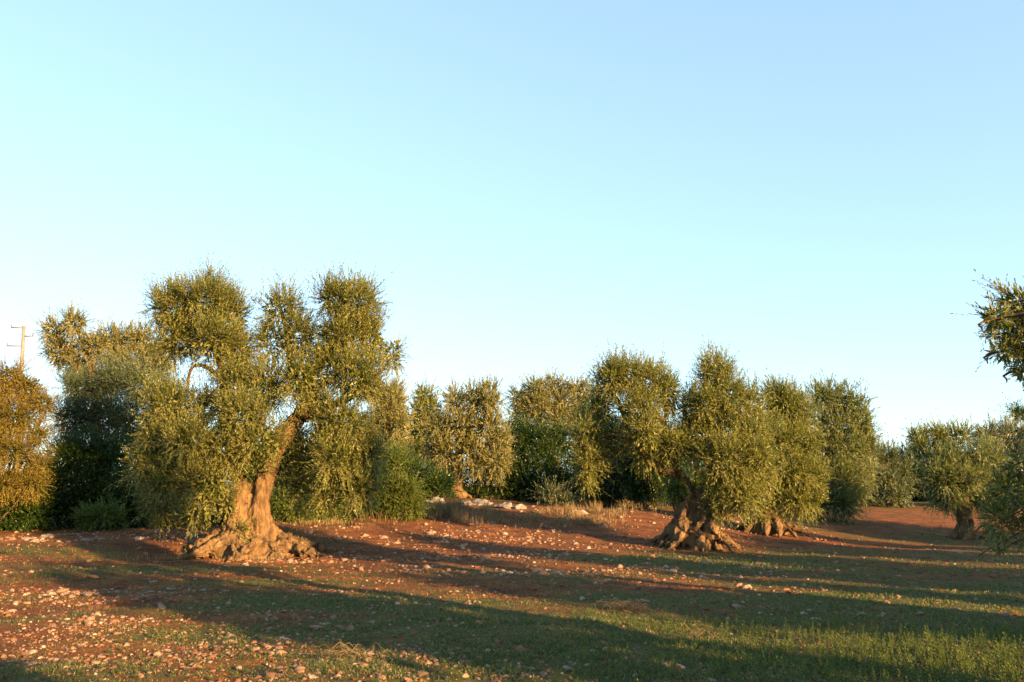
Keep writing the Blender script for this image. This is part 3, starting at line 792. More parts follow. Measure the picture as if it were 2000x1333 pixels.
shrub('dark evergreen thicket bush nearest the left edge', 24.5, (60, 1032), [(0, 1000, 60, 30, -1.0), (60, 1000, 50, 32, -.6), (-40, 998, 60, 34, -1.2), (80, 960, 54, 50, 0), (120, 905, 44, 46, .4), (40, 1005, 60, 30, -.4), (110, 1000, 46, 34, -.3), (-60, 950, 50, 70, 0)], seed=22)
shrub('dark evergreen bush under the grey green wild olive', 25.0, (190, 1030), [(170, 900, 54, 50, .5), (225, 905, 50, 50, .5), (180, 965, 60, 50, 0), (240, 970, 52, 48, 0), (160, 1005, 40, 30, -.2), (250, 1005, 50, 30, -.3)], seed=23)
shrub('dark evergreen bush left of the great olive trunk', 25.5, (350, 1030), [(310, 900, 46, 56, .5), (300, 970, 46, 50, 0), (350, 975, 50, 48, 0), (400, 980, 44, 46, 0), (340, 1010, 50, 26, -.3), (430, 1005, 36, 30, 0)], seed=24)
shrub('small sunlit green bush at the foot of the left thicket', 23.0, (190, 1040), [(170, 1015, 24, 18, 0), (205, 1008, 30, 24, 0), (225, 1022, 22, 14, 0)], mat='bright_leaf', seed=25)
shrub('small reddish sunlit bush at the foot of the thicket beside the roots', 23.5, (322, 1036), [(312, 1022, 18, 14, 0), (332, 1024, 18, 13, 0)], mat='rust_leaf', seed=26, leaf=.05)
shrub('green bush in the gap behind the great olive trunk', 26.5, (610, 1012), [(500, 950, 44, 50, .8), (480, 905, 40, 40, 1.0), (560, 975, 40, 38, 0), (610, 960, 40, 46, 0), (650, 975, 40, 36, 0), (590, 1000, 50, 18, -.2), (560, 920, 40, 40, .6), (640, 910, 46, 46, .8)], mat='bright_leaf', seed=27)
shrub('cone shaped green bush right of the great olive, beside the dry grass', 27.5, (765, 1012), [(775, 905, 24, 30, 0), (750, 940, 38, 36, 0), (795, 955, 30, 34, 0), (740, 985, 46, 26, -.2), (800, 990, 32, 22, -.2), (765, 975, 40, 30, -.3), (700, 970, 36, 34, .3)], mat='bright_leaf', seed=28, leaf=.05)
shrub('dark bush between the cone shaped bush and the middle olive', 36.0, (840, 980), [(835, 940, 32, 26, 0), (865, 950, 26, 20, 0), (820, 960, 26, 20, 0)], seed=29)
TH = [((975, 955), [(950, 940, 34, 30, 0), (985, 955, 34, 26, 0), (935, 965, 26, 18, -.2)], 'low dark bush right of the middle olive trunk', 'shrub_leaf'),
      ((1010, 960), [(1010, 850, 34, 28, 0), (1000, 890, 36, 34, 0), (1045, 860, 34, 28, 0), (1010, 930, 40, 30, -.3)], 'rounded dark evergreen right beside the middle olive crown', 'shrub_leaf'),
      ((1060, 975), [(1060, 900, 40, 36, 0), (1040, 945, 44, 34, 0), (1090, 940, 40, 36, 0), (1060, 970, 46, 18, -.3)], 'large smooth dark evergreen dome below the golden headed tree', 'shrub_leaf'),
      ((1120, 970), [(1090, 860, 34, 28, 0), (1125, 880, 30, 34, 0), (1140, 920, 34, 34, 0), (1130, 955, 38, 26, 0)], 'leafy green evergreen left of the hanging olive spray', 'shrub_leaf')]
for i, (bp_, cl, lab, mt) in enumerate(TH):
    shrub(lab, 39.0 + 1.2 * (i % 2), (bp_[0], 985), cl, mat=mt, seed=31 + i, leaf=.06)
BELT = [((720, 990), [(690, 920, 50, 50, 0), (740, 940, 50, 44, 0), (790, 930, 40, 50, 0), (700, 860, 50, 44, .6)], 'dark evergreen mass in the gap behind the cone shaped bush', 33.5),
        ((845, 985), [(800, 860, 34, 44, 0), (845, 900, 40, 50, 0), (880, 930, 40, 44, 0), (820, 950, 40, 30, 0)], 'tall dark evergreen behind the slim olive head', 45.0),
        ((1220, 985), [(1160, 830, 40, 44, .5), (1200, 890, 50, 50, 0), (1250, 890, 44, 50, 0), (1180, 950, 44, 34, 0), (1240, 950, 44, 34, 0)], 'tall dark evergreen seen through the left side of the twisted olive', 43.0),
        ((1340, 985), [(1300, 880, 44, 50, 0), (1350, 900, 44, 50, 0), (1310, 950, 44, 34, 0), (1360, 955, 44, 32, 0)], 'dark evergreen mass right behind the bend of the twisted trunk', 44.0),
        ((1720, 990), [(1700, 920, 30, 36, 0), (1750, 930, 36, 34, 0), (1795, 945, 34, 30, 0), (1730, 965, 50, 20, 0)], 'dark bushy line behind the dim olive at the far gap', 56.0),
        ((1900, 995), [(1840, 940, 44, 40, 0), (1900, 940, 44, 44, 0), (1960, 940, 44, 44, 0), (1880, 975, 60, 18, 0)], 'dark bushy mass behind the small round headed olive', 57.0)]
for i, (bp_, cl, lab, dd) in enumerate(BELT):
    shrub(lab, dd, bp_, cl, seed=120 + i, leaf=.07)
shrub('dim bare twigged bush in front of the dark evergreen dome', 34.5, (1080, 998), [(1075, 965, 34, 24, 0), (1105, 975, 26, 18, 0)], mat='olive_leaf_shaded', seed=36, cover=.35, leaf=.045, twig=True)
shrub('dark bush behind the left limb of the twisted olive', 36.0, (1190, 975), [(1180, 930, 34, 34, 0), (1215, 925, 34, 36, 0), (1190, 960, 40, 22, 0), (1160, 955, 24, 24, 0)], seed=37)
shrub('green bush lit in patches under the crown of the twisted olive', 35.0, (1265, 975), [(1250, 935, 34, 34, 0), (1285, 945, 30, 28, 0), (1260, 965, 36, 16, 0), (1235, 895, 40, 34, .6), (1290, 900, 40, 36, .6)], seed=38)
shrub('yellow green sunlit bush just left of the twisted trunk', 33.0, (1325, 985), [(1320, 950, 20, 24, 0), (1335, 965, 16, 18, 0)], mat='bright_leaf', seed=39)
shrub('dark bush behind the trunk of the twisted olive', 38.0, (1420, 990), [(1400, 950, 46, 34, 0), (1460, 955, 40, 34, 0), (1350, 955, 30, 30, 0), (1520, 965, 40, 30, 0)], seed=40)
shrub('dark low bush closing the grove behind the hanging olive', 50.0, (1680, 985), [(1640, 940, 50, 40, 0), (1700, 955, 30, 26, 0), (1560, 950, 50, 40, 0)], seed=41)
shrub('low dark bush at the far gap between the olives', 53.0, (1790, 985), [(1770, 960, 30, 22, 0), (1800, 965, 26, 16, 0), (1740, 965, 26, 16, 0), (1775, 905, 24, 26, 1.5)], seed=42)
shrub('tawny low bush behind the trunk of the small olive', 46.0, (1850, 990), [(1840, 970, 26, 14, 0), (1870, 965, 30, 18, 0), (1930, 975, 40, 22, 0), (1990, 985, 40, 30, 0)], seed=43, mat='bright_leaf')
shrub('dark round tree head far off above the right edge olives', 62.0, (1995, 985), [(1990, 808, 16, 12, 0), (2010, 812, 18, 14, 0)], name='distant_tree', cat='tree', seed=44, leaf=.06)

# ---- the near olive on the right, mostly outside the frame
NEAR = [(1988, 588, 36, 34, 0, .9), (1950, 622, 32, 32, 0, .9), (1990, 655, 44, 44, .2, .9), (1960, 685, 32, 26, 0, .7), (1998, 720, 20, 30, 0, .7), (2060, 615, 56, 52, 0), (2060, 680, 56, 52, .4), (2130, 660, 70, 70, 0.5),
        (1990, 905, 24, 40, 0, .5), (1962, 960, 18, 40, 0, .5), (1945, 1015, 14, 34, 0, .6), (1952, 1062, 8, 18, 0, .7), (1990, 1000, 18, 34, 0, .6), (1992, 1055, 12, 18, 0, .5), (2075, 900, 40, 60, .3, .5)]
nd = 9.0
nb = np.array([9.4, 4.6, 0]); nb[2] = lz(9.4, 4.6)
nt_ = thing('olive_tree', nb, 'near olive at the right edge whose drooping sprays hang into view', 'tree')
bg = Bag()
s = spline([(9.4, 4.6, nb[2] - .1, .6), (9.3, 4.7, 1.0, .42), (9.0, 5.2, 2.0, .34), (8.5, 5.9, 2.9, .22)], 14); bg.tube(s[:, :3], s[:, 3], 12)
add_roots(bg, nb, 8, 1.1, .7, .22, 4)
link('trunk', fused_wood(bg, 'trunk', .06, M['bark'], .06, .08, 90), nt_)
big = [((8.9, 4.8, 2.8), (1.1, 1.1, .7), .5), ((9.6, 3.4, 2.6), (1.1, 1.1, .9), .5), ((9.0, 4.9, 1.9), (1.0, 1.0, .7), .5), ((10.2, 4.0, 3.2), (1.0, 1.0, .8), .5)]
cl_near = to_clumps(NEAR, nd)
for (c, rr, dn) in cl_near + big:
    c = np.asarray(c)
    s0 = np.array([8.5, 5.9, 2.7]); mid = (s0 * .5 + c * .5) + np.array([0, 0, .35])
    bl = Bag(); lw = .45 if c[2] < 2.2 and c[1] > 8 else 1.0
    s = spline([(*s0, .09 * lw), (*mid, .05 * lw), (*c, .018 * lw), (*(c + np.array([-.2, 0, -.15])), .008)], 12); bl.tube(s[:, :3], s[:, 3], 6, wob=.2)
    link('limb', bl.mesh('limb', M['bark']), nt_)
crown_from(nt_, cl_near, M['olive_leaf'], .066, .019, .22, 14, 2.1, twig=True, seed=51, up=.1, droop=.5, lumps=.46, lump=.6)
crown_from(nt_, big, M['olive_leaf'], .14, .045, .45, 12, 1.3, seed=52, name='crown')

# ---- olives of the same grove behind the camera: they throw the long shadows that cross the foreground
def grove_tree(x, y, h, r, label, seed, dens=1.0, lo=.38):
    b = np.array([x, y, lz(x, y)])
    t = thing('olive_tree', b, label, 'tree', 'olives of the grove behind the photographer')
    bg = Bag(); s = spline([(x, y, b[2] - .1, .55), (x + .05, y, b[2] + .8, .38), (x, y + .1, b[2] + 1.7, .3), (x, y, b[2] + max(2.3, lo * h), .2)], 12); bg.tube(s[:, :3], s[:, 3], 10)
    link('trunk', fused_wood(bg, 'trunk', .08, M['bark'], .05, .08, seed), t)
    R = random.Random(seed); cl = []
    for k in range(9):
        a = R.uniform(0, 6.28); q = R.uniform(.2, .75) * r
        cl.append(((x + q * math.cos(a), y + q * math.sin(a), b[2] + R.uniform(lo, .82 + .1 * (lo > .5)) * h), (r * .42, r * .42, h * .19), 1.0))
    crown_from(t, cl, M['olive_leaf'], .24, .085, .5, 10, 1.3 * dens, seed=seed)
    return t
def on_band(c, s):
    """c metres across the sun's azimuth, s metres towards the sun"""
    n = np.array([-SUN_AZ[1], SUN_AZ[0]])
    p = n * c + SUN_AZ * s
    return float(p[0]), float(p[1])
GT = [(5.4, 5.0, 6.6, 1.55), (0.9, 3.5, 3.9, 1.9), (14.3, 4.0, 6.2, 1.6), (18.2, 6.5, 4.7, 1.9), (22.5, 8.0, 5.2, 2.0), (31.0, 5.0, 4.8, 2.2), (9.7, 7.5, 4.7, 1.5), (15.2, 9.5, 4.2, 1.7), (25.0, 6.0, 5.4, 1.6), (28.3, 8.0, 5.6, 1.5), (34.2, 4.0, 5.2, 1.9), (11.2, 5.0, 7.7, 1.3, .66), (6.9, 4.0, 7.2, .9, .68), (13.1, 10.0, 4.6, .9), (16.7, 11.0, 4.7, 1.0)]
for i, (c, s_, h, r, *lo_) in enumerate(GT):
    x, y = on_band(c, s_)
    grove_tree(x, y, h, r, 'olive of the grove standing behind the photographer', 60 + i, .62, *(lo_ or [.38]))

# ------------------------------------------------------------------ stones
def ico(sub):
    import bmesh
    bm = bmesh.new(); bmesh.ops.create_icosphere(bm, subdivisions=sub, radius=1.0)
    V = np.array([v.co[:] for v in bm.verts]); F = [[v.index for v in f.verts] for f in bm.faces]; bm.free()
    return V, F
IV1, IF1 = ico(1)
IV2, IF2 = ico(2)
IV3, IF3 = ico(4)
def stone_shape(V, seed, flat=0.6):
    r = random.Random(seed)
    W = V * (1 + 0.55 * (vnoise(V * 1.1 + seed * 3.7, seed) - .5)[:, None] + 0.30 * (vnoise(V * 2.6 + seed, seed + 2) - .5)[:, None])
    for k in range(7):            # broken faces
        n = unit(np.array([r.gauss(0, 1), r.gauss(0, 1), r.gauss(.2, .7)])); lim = r.uniform(.5, .8)
        dd = W @ n; W = W - np.outer(np.maximum(dd - lim, 0), n)
    return W * np.array([1, r.uniform(.65, .95), flat * r.uniform(.8, 1.2)])
var = []
for k in range(14):
    W = stone_shape(IV2, 100 + k, .62)
    var.append(mesh_from('stone', W, [i for f in IF2 for i in f], np.arange(len(IF2)) * 3, M['stone']))

SPEC = [(184, 1127, 28, 'low rounded pale stone alone on the red soil left of the great olive roots'), (120, 1154, 30, 'largest flat cream stone of the cluster at the left edge'),
        (174, 1160, 26, 'broad flat cream stone at the right end of the left edge cluster'), (109, 1166, 18, 'blocky stone just below the flat cream cluster at left'),
        (116, 1175, 18, 'rounded stone lowest in the left edge cluster'), (30, 1179, 16, 'pale stone near the left edge beside the short green grass'),
        (16, 1202, 18, 'cream stone touching the left border above the shaded corner'), (555, 1192, 17, 'pale wedge stone in the shaded grass below the great olive'),
        (662, 1186, 15, 'upright pinkish stone in shaded grass below and right of the great olive'), (530, 1278, 16, 'left one of two touching sunlit blocks in the foreground'),
        (548, 1276, 24, 'largest sunlit orange block in the foreground, right one of a touching pair'), (381, 1300, 18, 'smooth rounded orange stone in the bottom left foreground'),
        (368, 1320, 14, 'small rounded stone just under the smooth orange one'), (466, 1308, 18, 'sunlit angular stone between the orange block and the bottom edge'),
        (618, 1226, 34, 'long flat grey slab sunk in the soil in the foreground'), (710, 1304, 24, 'broad tan stone in dry straw at the bottom centre left'),
        (840, 1042, 18, 'white stone standing bright on the shaded red slope'), (846, 1083, 22, 'pitted pale stone in the shade, middle of the red slope'),
        (660, 1052, 22, 'flat pale stone on the dark slope right of the great olive roots'), (782, 1074, 20, 'low whitish stone on the dark red slope'),
        (942, 1118, 16, 'small white stone at the edge of the shadow in mid field'), (970, 1256, 18, 'pale upright stone in the shaded grass at bottom centre'),
        (1018, 1274, 28, 'long grey white stone lying in the shaded grass at bottom centre'), (906, 1294, 24, 'flat whitish stone in shaded grass near the bottom centre'),
        (1036, 1306, 20, 'brown rounded stone near the bottom edge, right of the flat whitish one'), (1240, 1323, 18, 'pale stone on the bottom edge in green weeds'),
        (1112, 1310, 18, 'tan stone in shaded grass near the bottom edge'), (1176, 1028, 22, 'pointed white rock beside the dry grass left of the twisted trunk'),
        (1068, 1028, 20, 'white rock below the dry grass in the middle distance'), (920, 1007, 30, 'rounded sunlit rock at the end of the golden dry grass'),
        (1138, 1170, 16, 'pale stone by the straw heap in mid field'), (1106, 1083, 15, 'orange lit stone on the narrow sunlit band'), (1700, 1290, 15, 'pale stone among leafy weeds at lower right'),
        (1600, 1222, 12, 'small pale stone in the right hand meadow shade'), (1275, 1086, 14, 'pale stone at the green strip under the twisted olive')]
for i, (px, py, w, lab) in enumerate(SPEC):
    g = G(px, py + 3); s_ = w * g[1] / FPX * .52
    o = link('stone', var[i % 14]); flat = .55 if ('flat' in lab or 'slab' in lab or 'low' in lab) else 1.0
    o.location = (g[0], g[1], g[2] + s_ * .22 * flat)
    o.scale = (s_ * 1.1, s_, s_ * (1.15 if ('upright' in lab or 'pointed' in lab or 'block' in lab) else 1.0) * flat)
    o.rotation_euler = (random.uniform(-.2, .2), random.uniform(-.2, .2), random.uniform(0, 6.28))
    tag(o, lab, 'stone', 'pale limestone stones lying loose in the field')

# rocks of the outcrop under the middle olive and of the left bank
ROCK = [(850, 978, 46, 14, 'grey limestone ledge left of the middle olive trunk'), (908, 982, 30, 12, 'pale limestone hump touching the middle olive trunk'), (940, 984, 42, 15, 'sunlit pale boulder right of the middle olive trunk'),
        (985, 988, 46, 15, 'pitted grey boulder below the dark bushes'), (1014, 991, 24, 12, 'smaller grey boulder at the right end of the outcrop'), (870, 1002, 22, 8, 'low rock in the golden dry grass'),
        (960, 1020, 20, 8, 'low shaded rock below the outcrop'), (1130, 1000, 34, 9, 'flat pale ledge left of the pointed white rock'), (90, 1046, 26, 8, 'grey rock on the left bank near the thicket'),
        (55, 1050, 30, 7, 'flattest pale rock on the left bank'), (160, 1055, 26, 8, 'pale rock in the middle of the left bank'), (195, 1053, 20, 7, 'small rock below the sunlit green bush'), (270, 1050, 20, 6, 'red stained rock on the left bank')]
for i, (px, py, w, h, lab) in enumerate(ROCK):
    g = G(px, py + 4); k = g[1] / FPX
    W = stone_shape(IV3, 300 + i, 1.0)
    W = W + unit(W) * (fbm(W * np.array([2.5, 2.5, 5]), 70 + i, 4)[:, None] - .5) * .75
    W = W * np.array([w * k * .55, w * k * .5, h * k * .8])
    o = link('rock', mesh_from('rock', W, [q for f in IF3 for q in f], np.arange(len(IF3)) * 3, M['limestone']))
    o.location = (g[0], g[1] + .1, g[2] - h * k * .05); o.rotation_euler = (0, 0, random.uniform(-.3, .3))
    tag(o, lab, 'rock')

# loose stones: where they lie thick (px, py, half-width m, half-depth m, amount)
SD = [(300, 1230, 3.0, 1.6, .7), (550, 1290, 1.9, 1.0, 1.0), (650, 1230, 2.0, 1.0, .6), (120, 1165, 1.8, .8, .9), (950, 1170, 3.2, 1.1, .5), (820, 1090, 4.5, 2.5, .5), (900, 1050, 6, 2.5, .8),
      (1150, 1110, 4.0, 1.8, .45), (1250, 1180, 2.8, 1.2, .4), (80, 1290, 1.4, 1.0, .9), (100, 1050, 6, 1.2, .9), (1150, 1030, 6, 3, .6), (1050, 1290, 2.2, 1.4, .25), (1600, 1050, 4, 2, .5), (1750, 1010, 8, 4, .4), (1600, 1230, 3, 1.3, .15),
      (1400, 1300, 2, 1, .12), (1400, 1020, 6, 4, .9), (1250, 1000, 6, 4, .8), (1500, 1160, 3, 1, .3), (1700, 1200, 3, 1.2, .2), (800, 1330, 1.6, .7, .6)]
SW = [(G(a, b_)[:2], c, d, e) for a, b_, c, d, e in SD]
def stoniness(x, y):
    g = np.zeros(len(x)) + .04
    for (c, a, b_, e) in SW:
        g = np.maximum(g, e * np.exp(-(((x - c[0]) / a) ** 2 + ((y - c[1]) / b_) ** 2)))
    return g * np.clip((n2(x, y, 1.1, seed=77, octv=3) - .32) * 3.2, .05, 1.3)
def field_points(n, d0=5.6, d1=34, half=.74, p=1.0):
    """points spread over the field, thinning out with distance"""
    t = rng.random(n) ** p
    d = 1 / (1 / d0 * (1 - t) + 1 / d1 * t)
    return (rng.random(n) * 2 - 1) * half * d, d
sx, sy = field_points(64000)
mx, my = field_points(26000, 13, 36)
sx, sy = np.concatenate([sx, mx]), np.concatenate([sy, my])
keep = rng.random(len(sx)) < stoniness(sx, sy) * 1.0
sx, sy = sx[keep], sy[keep]
ss = .009 + .027 * rng.random(len(sx)) ** 2.3 + .042 * rng.random(len(sx)) ** 14
ss *= np.clip(sy / 9, .9, 2.2)
order = np.argsort(-ss / sy)
sx, sy, ss = sx[order], sy[order], ss[order]
szz = land(sx, sy)
NI = 255
LM = [(109, 1160, 'the cream stone cluster at the left edge'), (184, 1127, 'the lone rounded stone on red soil'), (540, 1277, 'the two touching orange blocks'), (381, 1305, 'the smooth rounded orange stone'),
      (618, 1226, 'the long sunk grey slab'), (680, 1295, 'the tangle of dry brown stalks'), (1222, 1194, 'the straw heap'), (1018, 1274, 'the long grey white stone'), (1345, 1252, 'the thin fallen stalks'),
      (846, 1083, 'the pitted stone on the red slope'), (480, 1095, 'the great olive roots'), (1352, 1075, 'the grey twisted trunk'), (1700, 1300, 'the tall seeded weeds'), (300, 1220, 'the middle of the stony left field'), (1303, 1200, 'the lone upright weed'),
      (1495, 1045, 'the smooth orange trunk'), (950, 985, 'the boulder outcrop'), (100, 1050, 'the left rock bank'), (30, 1290, 'the bottom left corner'), (200, 1290, 'the shaded bottom left patch'), (1130, 1120, 'the narrow sunlit band'), (880, 1180, 'the shaded grass in mid field')]
def zone(px, py, big):
    k = min(range(len(LM)), key=lambda q: (px - LM[q][0]) ** 2 + (2.2 * (py - LM[q][1])) ** 2)
    dx, dy = px - LM[k][0], 2.2 * (py - LM[k][1])
    if dx * dx + dy * dy < 30 ** 2: w = 'close beside'
    else:
        q = int(((math.degrees(math.atan2(dy, dx)) + 382.5) % 360) // 45)
        w = ['to the right of', 'below and right of', 'directly below', 'below and left of', 'to the left of', 'above and left of', 'directly above', 'above and right of'][q]
    return ('larger ' if big else 'small ') + 'limestone ' + w + ' ' + LM[k][2], 'loose limestones around ' + LM[k][2]
for i in range(min(NI, len(sx))):
    o = link('stone', var[i % 14]); s_ = ss[i]
    o.location = (sx[i], sy[i], szz[i] + s_ * .06); o.scale = (s_ * 1.15, s_, s_ * random.uniform(.6, 1.1))
    o.rotation_euler = (random.uniform(-.3, .3), random.uniform(-.3, .3), random.uniform(0, 6.28))
    ppx = 1000 + FPX * sx[i] / sy[i]; ppy = HORIZON + FPX * (CAM_Z - szz[i]) / sy[i]
    lab, grp = zone(ppx, ppy, s_ / sy[i] > .0042)
    tag(o, lab, 'stone', grp)
sx, sy, ss, szz = sx[NI:], sy[NI:], ss[NI:], szz[NI:]
nS = len(sx)
shapes = np.stack([stone_shape(IV1, 500 + k, .6) for k in range(24)])
which = rng.integers(0, 24, nS); ang = rng.random(nS) * 6.28
Vs = shapes[which] * ss[:, None, None]
ca, sa = np.cos(ang)[:, None], np.sin(ang)[:, None]
Vs = np.stack([Vs[:, :, 0] * ca - Vs[:, :, 1] * sa, Vs[:, :, 0] * sa + Vs[:, :, 1] * ca, Vs[:, :, 2]], -1) + np.stack([sx, sy, szz + ss * .04], 1)[:, None, :]
fI = np.array(IF1); nv = len(IV1)
Fs = (fI[None] + (np.arange(nS) * nv)[:, None, None]).reshape(-1, 3)
TRI[0] += len(Fs)
gv = link('gravel', mesh_from('gravel', Vs.reshape(-1, 3), Fs, np.arange(len(Fs)) * 3, M['gravel'], {'tint': np.repeat(rng.random(nS), nv)}))
tag(gv, 'loose small limestone gravel strewn over the red soil and thin grass', 'gravel', None, 'stuff')

# clods of the same red soil
cx_, cy_ = field_points(22000, 6.5, 36)
keep = rng.random(len(cx_)) < np.clip((n2(cx_, cy_, 1.3, seed=83) - .30) * 2.0, .1, 1) * (1 - .6 * grassiness(cx_, cy_)) * .8
cx_, cy_ = cx_[keep], cy_[keep]; nC = len(cx_)
cs_ = (.010 + .030 * rng.random(nC) ** 2) * np.clip(cy_ / 9, .9, 2.0)
Vc = shapes[rng.integers(0, 24, nC)] * cs_[:, None, None] * np.array([1.2, 1.1, .8]) + np.stack([cx_, cy_, land(cx_, cy_)], 1)[:, None, :]
Fc = (fI[None] + (np.arange(nC) * nv)[:, None, None]).reshape(-1, 3)
TRI[0] += len(Fc)
tag(link('soil_clods', mesh_from('soil_clods', Vc.reshape(-1, 3), Fc, np.arange(len(Fc)) * 3, M['ground'], {'grass': np.zeros(nC * nv)})), 'crumbled clods of red soil lying over the bare field', 'soil', None, 'stuff')

# ------------------------------------------------------------------ grass
def blades(x, y, length, lean, w, tint, segs=1, up=None):
    n = len(x); z = land(x, y)
    a = rng.random(n) * 6.283; side = np.stack([np.cos(a), np.sin(a), np.zeros(n)], 1)
    b = rng.random(n) * 6.283; fw = np.stack([np.cos(b), np.sin(b), np.zeros(n)], 1)
    P = np.stack([x, y, z - .005], 1)
    L = length[:, None]; ln = lean[:, None]
    mid = P + np.array([0, 0, 1.0]) * L * .55 * np.cos(ln * .5) + fw * L * .5 * np.sin(ln * .5)
    tip = P + np.array([0, 0, 1.0]) * L * np.cos(ln) + fw * L * np.sin(ln)
    tip[:, 2] = np.maximum(tip[:, 2], z + .008)
    W = w[:, None] * side
    V = np.stack([P - W * .8, mid - W, tip, mid + W, ], 1)
    V[:, 0] = P
    return V.reshape(-1, 3), np.repeat(tint, 4)
gx_, gy_ = field_points(560000, 5.4, 30, .74)
gg = grassiness(gx_, gy_)
patch = n2(gx_, gy_, 3.2, seed=91, octv=3)
keep = rng.random(len(gx_)) < np.clip(gg * 1.15 - .12, 0, 1) * np.clip((patch - .38) * 4.5, .03, 1)
gx_, gy_, gg, patch = gx_[keep][:230000], gy_[keep][:230000], gg[keep][:230000], patch[keep][:230000]
n = len(gx_)
ln_ = (.014 + .034 * rng.random(n) ** 1.5) * (.5 + .8 * gg) * np.clip(gy_ / 12, 1, 1.8)
V, T = blades(gx_, gy_, ln_, rng.random(n) * 1.25, .0028 * np.clip(gy_ / 7, 1, 3) * (.8 + .9 * rng.random(n)), np.clip(rng.random(n) ** 1.5 * .75 + (patch - .5) * .5 + (rng.random(n) > .93) * .4, 0, 1))
TRI[0] += 2 * n
tag(link('grass', mesh_from('grass', V, np.arange(4 * n), np.arange(n) * 4, M['grass_blade'], {'tint': T})), 'short green grass growing thinly over the red soil of the field', 'grass', None, 'stuff')
# dry straw litter
gx_, gy_ = field_points(60000, 5.4, 28, .74)
keep = rng.random(len(gx_)) < np.clip((n2(gx_, gy_, 1.7, seed=95) - .35) * 2.2, .05, 1) * .9
gx_, gy_ = gx_[keep], gy_[keep]; n = len(gx_)
V, T = blades(gx_, gy_, .04 + .09 * rng.random(n), 1.15 + .4 * rng.random(n), .0018 * np.clip(gy_ / 7, 1, 3), rng.random(n))
TRI[0] += 2 * n
tag(link('straw_litter', mesh_from('straw_litter', V, np.arange(4 * n), np.arange(n) * 4, M['straw'], {'tint': T})), 'dry stalks and straw scattered flat over the soil and grass', 'straw', None, 'stuff')

def dry_patch(spots, n, length, label, mat='straw', w=.006, lean=.35):
    xs, ys = [], []
    for (px, py, a, b_, k) in spots:
        c = G(px, py); m_ = int(n * k)
        tx = c[0] + rng.normal(size=m_) * a * .5; ty = c[1] + rng.normal(size=m_) * b_ * .5
        kk = vnoise(np.stack([tx * 2.2, ty * 2.2, tx * 0], 1), 5) + .2 * rng.random(m_) > .52
        xs.append(tx[kk]); ys.append(ty[kk])
    x = np.concatenate(xs); y = np.concatenate(ys); m_ = len(x)
    hn = np.clip((fbm(np.stack([x * 1.3, y * 1.3, x * 0], 1), 8, 3) - .28) * 2.6, .15, 1.2)
    V, T = blades(x, y, hn * length * (.35 + .75 * rng.random(m_)), rng.random(m_) * lean * 1.6, w * (.7 + .6 * rng.random(m_)), rng.random(m_))
    TRI[0] += 2 * m_
    tag(link('dry_grass', mesh_from('dry_grass', V, np.arange(4 * m_), np.arange(m_) * 4, M[mat], {'tint': T})), label, 'dry grass', None, 'stuff')
dry_patch([(850, 1012, 2.0, 1.2, 1), (895, 1010, 1.6, 1.2, 1), (830, 1000, 1.2, 1.2, .6)], 3000, .62, 'golden dry grass below the middle olive, lit by the sun')
dry_patch([(960, 1022, 2.6, 1.2, .7), (1030, 1022, 2.6, 1.4, .8), (1090, 1015, 2.0, 1.4, .5)], 1800, .38, 'dull shaded dry grass between the rocks in the middle')
dry_patch([(1150, 1022, 1.0, .9, 1), (1140, 1005, 1.8, 1.4, .7), (1170, 1000, 1.6, 1.5, .5)], 1800, .42, 'tan dry tuft left of the pointed white rock')
dry_patch([(1230, 985, 3.0, 1.6, 1), (1300, 980, 2.6, 1.6, .8)], 900, .38, 'tall dry grass behind the twisted olive')
dry_patch([(890, 968, 2.2, 1.6, .8), (940, 972, 1.5, 1.5, .4)], 2600, .4, 'thin dry grass around the foot of the middle olive')
dry_patch([(600, 1022, 2.4, 1.0, 1), (650, 1018, 1.8, 1.0, .6)], 1800, .4, 'pale dry grass behind the great olive roots')
dry_patch([(470, 1098, 2.6, .5, 1), (560, 1096, 1.6, .5, .6), (400, 1085, 1.4, .5, .5)], 1500, .16, 'short dry stems along the front of the great olive roots', w=.004, lean=.8)

def straw_heap(px, py, n, r, label):
    c = G(px, py); b = Bag()
    for k in range(n):
        a = random.uniform(0, 6.28); q = random.uniform(0, r * .6); L = random.uniform(.12, .32)
        p0 = c + np.array([q * math.cos(a), q * math.sin(a), random.uniform(.0, .07)]); dr = random.uniform(0, 6.28)
        p1 = p0 + np.array([math.cos(dr) * L * .5, math.sin(dr) * L * .5, random.uniform(.02, .09)]); p2 = p0 + np.array([math.cos(dr + .3) * L, math.sin(dr + .3) * L, random.uniform(-.01, .06)])
        b.tube([p0, p1, p2], [.0025, .0025, .0015], 3, cap=False)
    m = b.mesh('straw_heap', M['straw']); a_ = m.attributes.new('tint', 'FLOAT', 'POINT'); a_.data.foreach_set('value', rng.random(len(m.vertices)).astype(np.float32) * .5 + .4)
    tag(link('straw_heap', m), label, 'straw')
straw_heap(1222, 1194, 90, .36, 'loose heap of pale straw on the sunlit grass in mid field')
straw_heap(1345, 1252, 26, .40, 'thin pale stalks lying in shaded grass below the straw heap')
straw_heap(680, 1290, 45, .4, 'tangle of dry brownish stalks in the stony foreground')

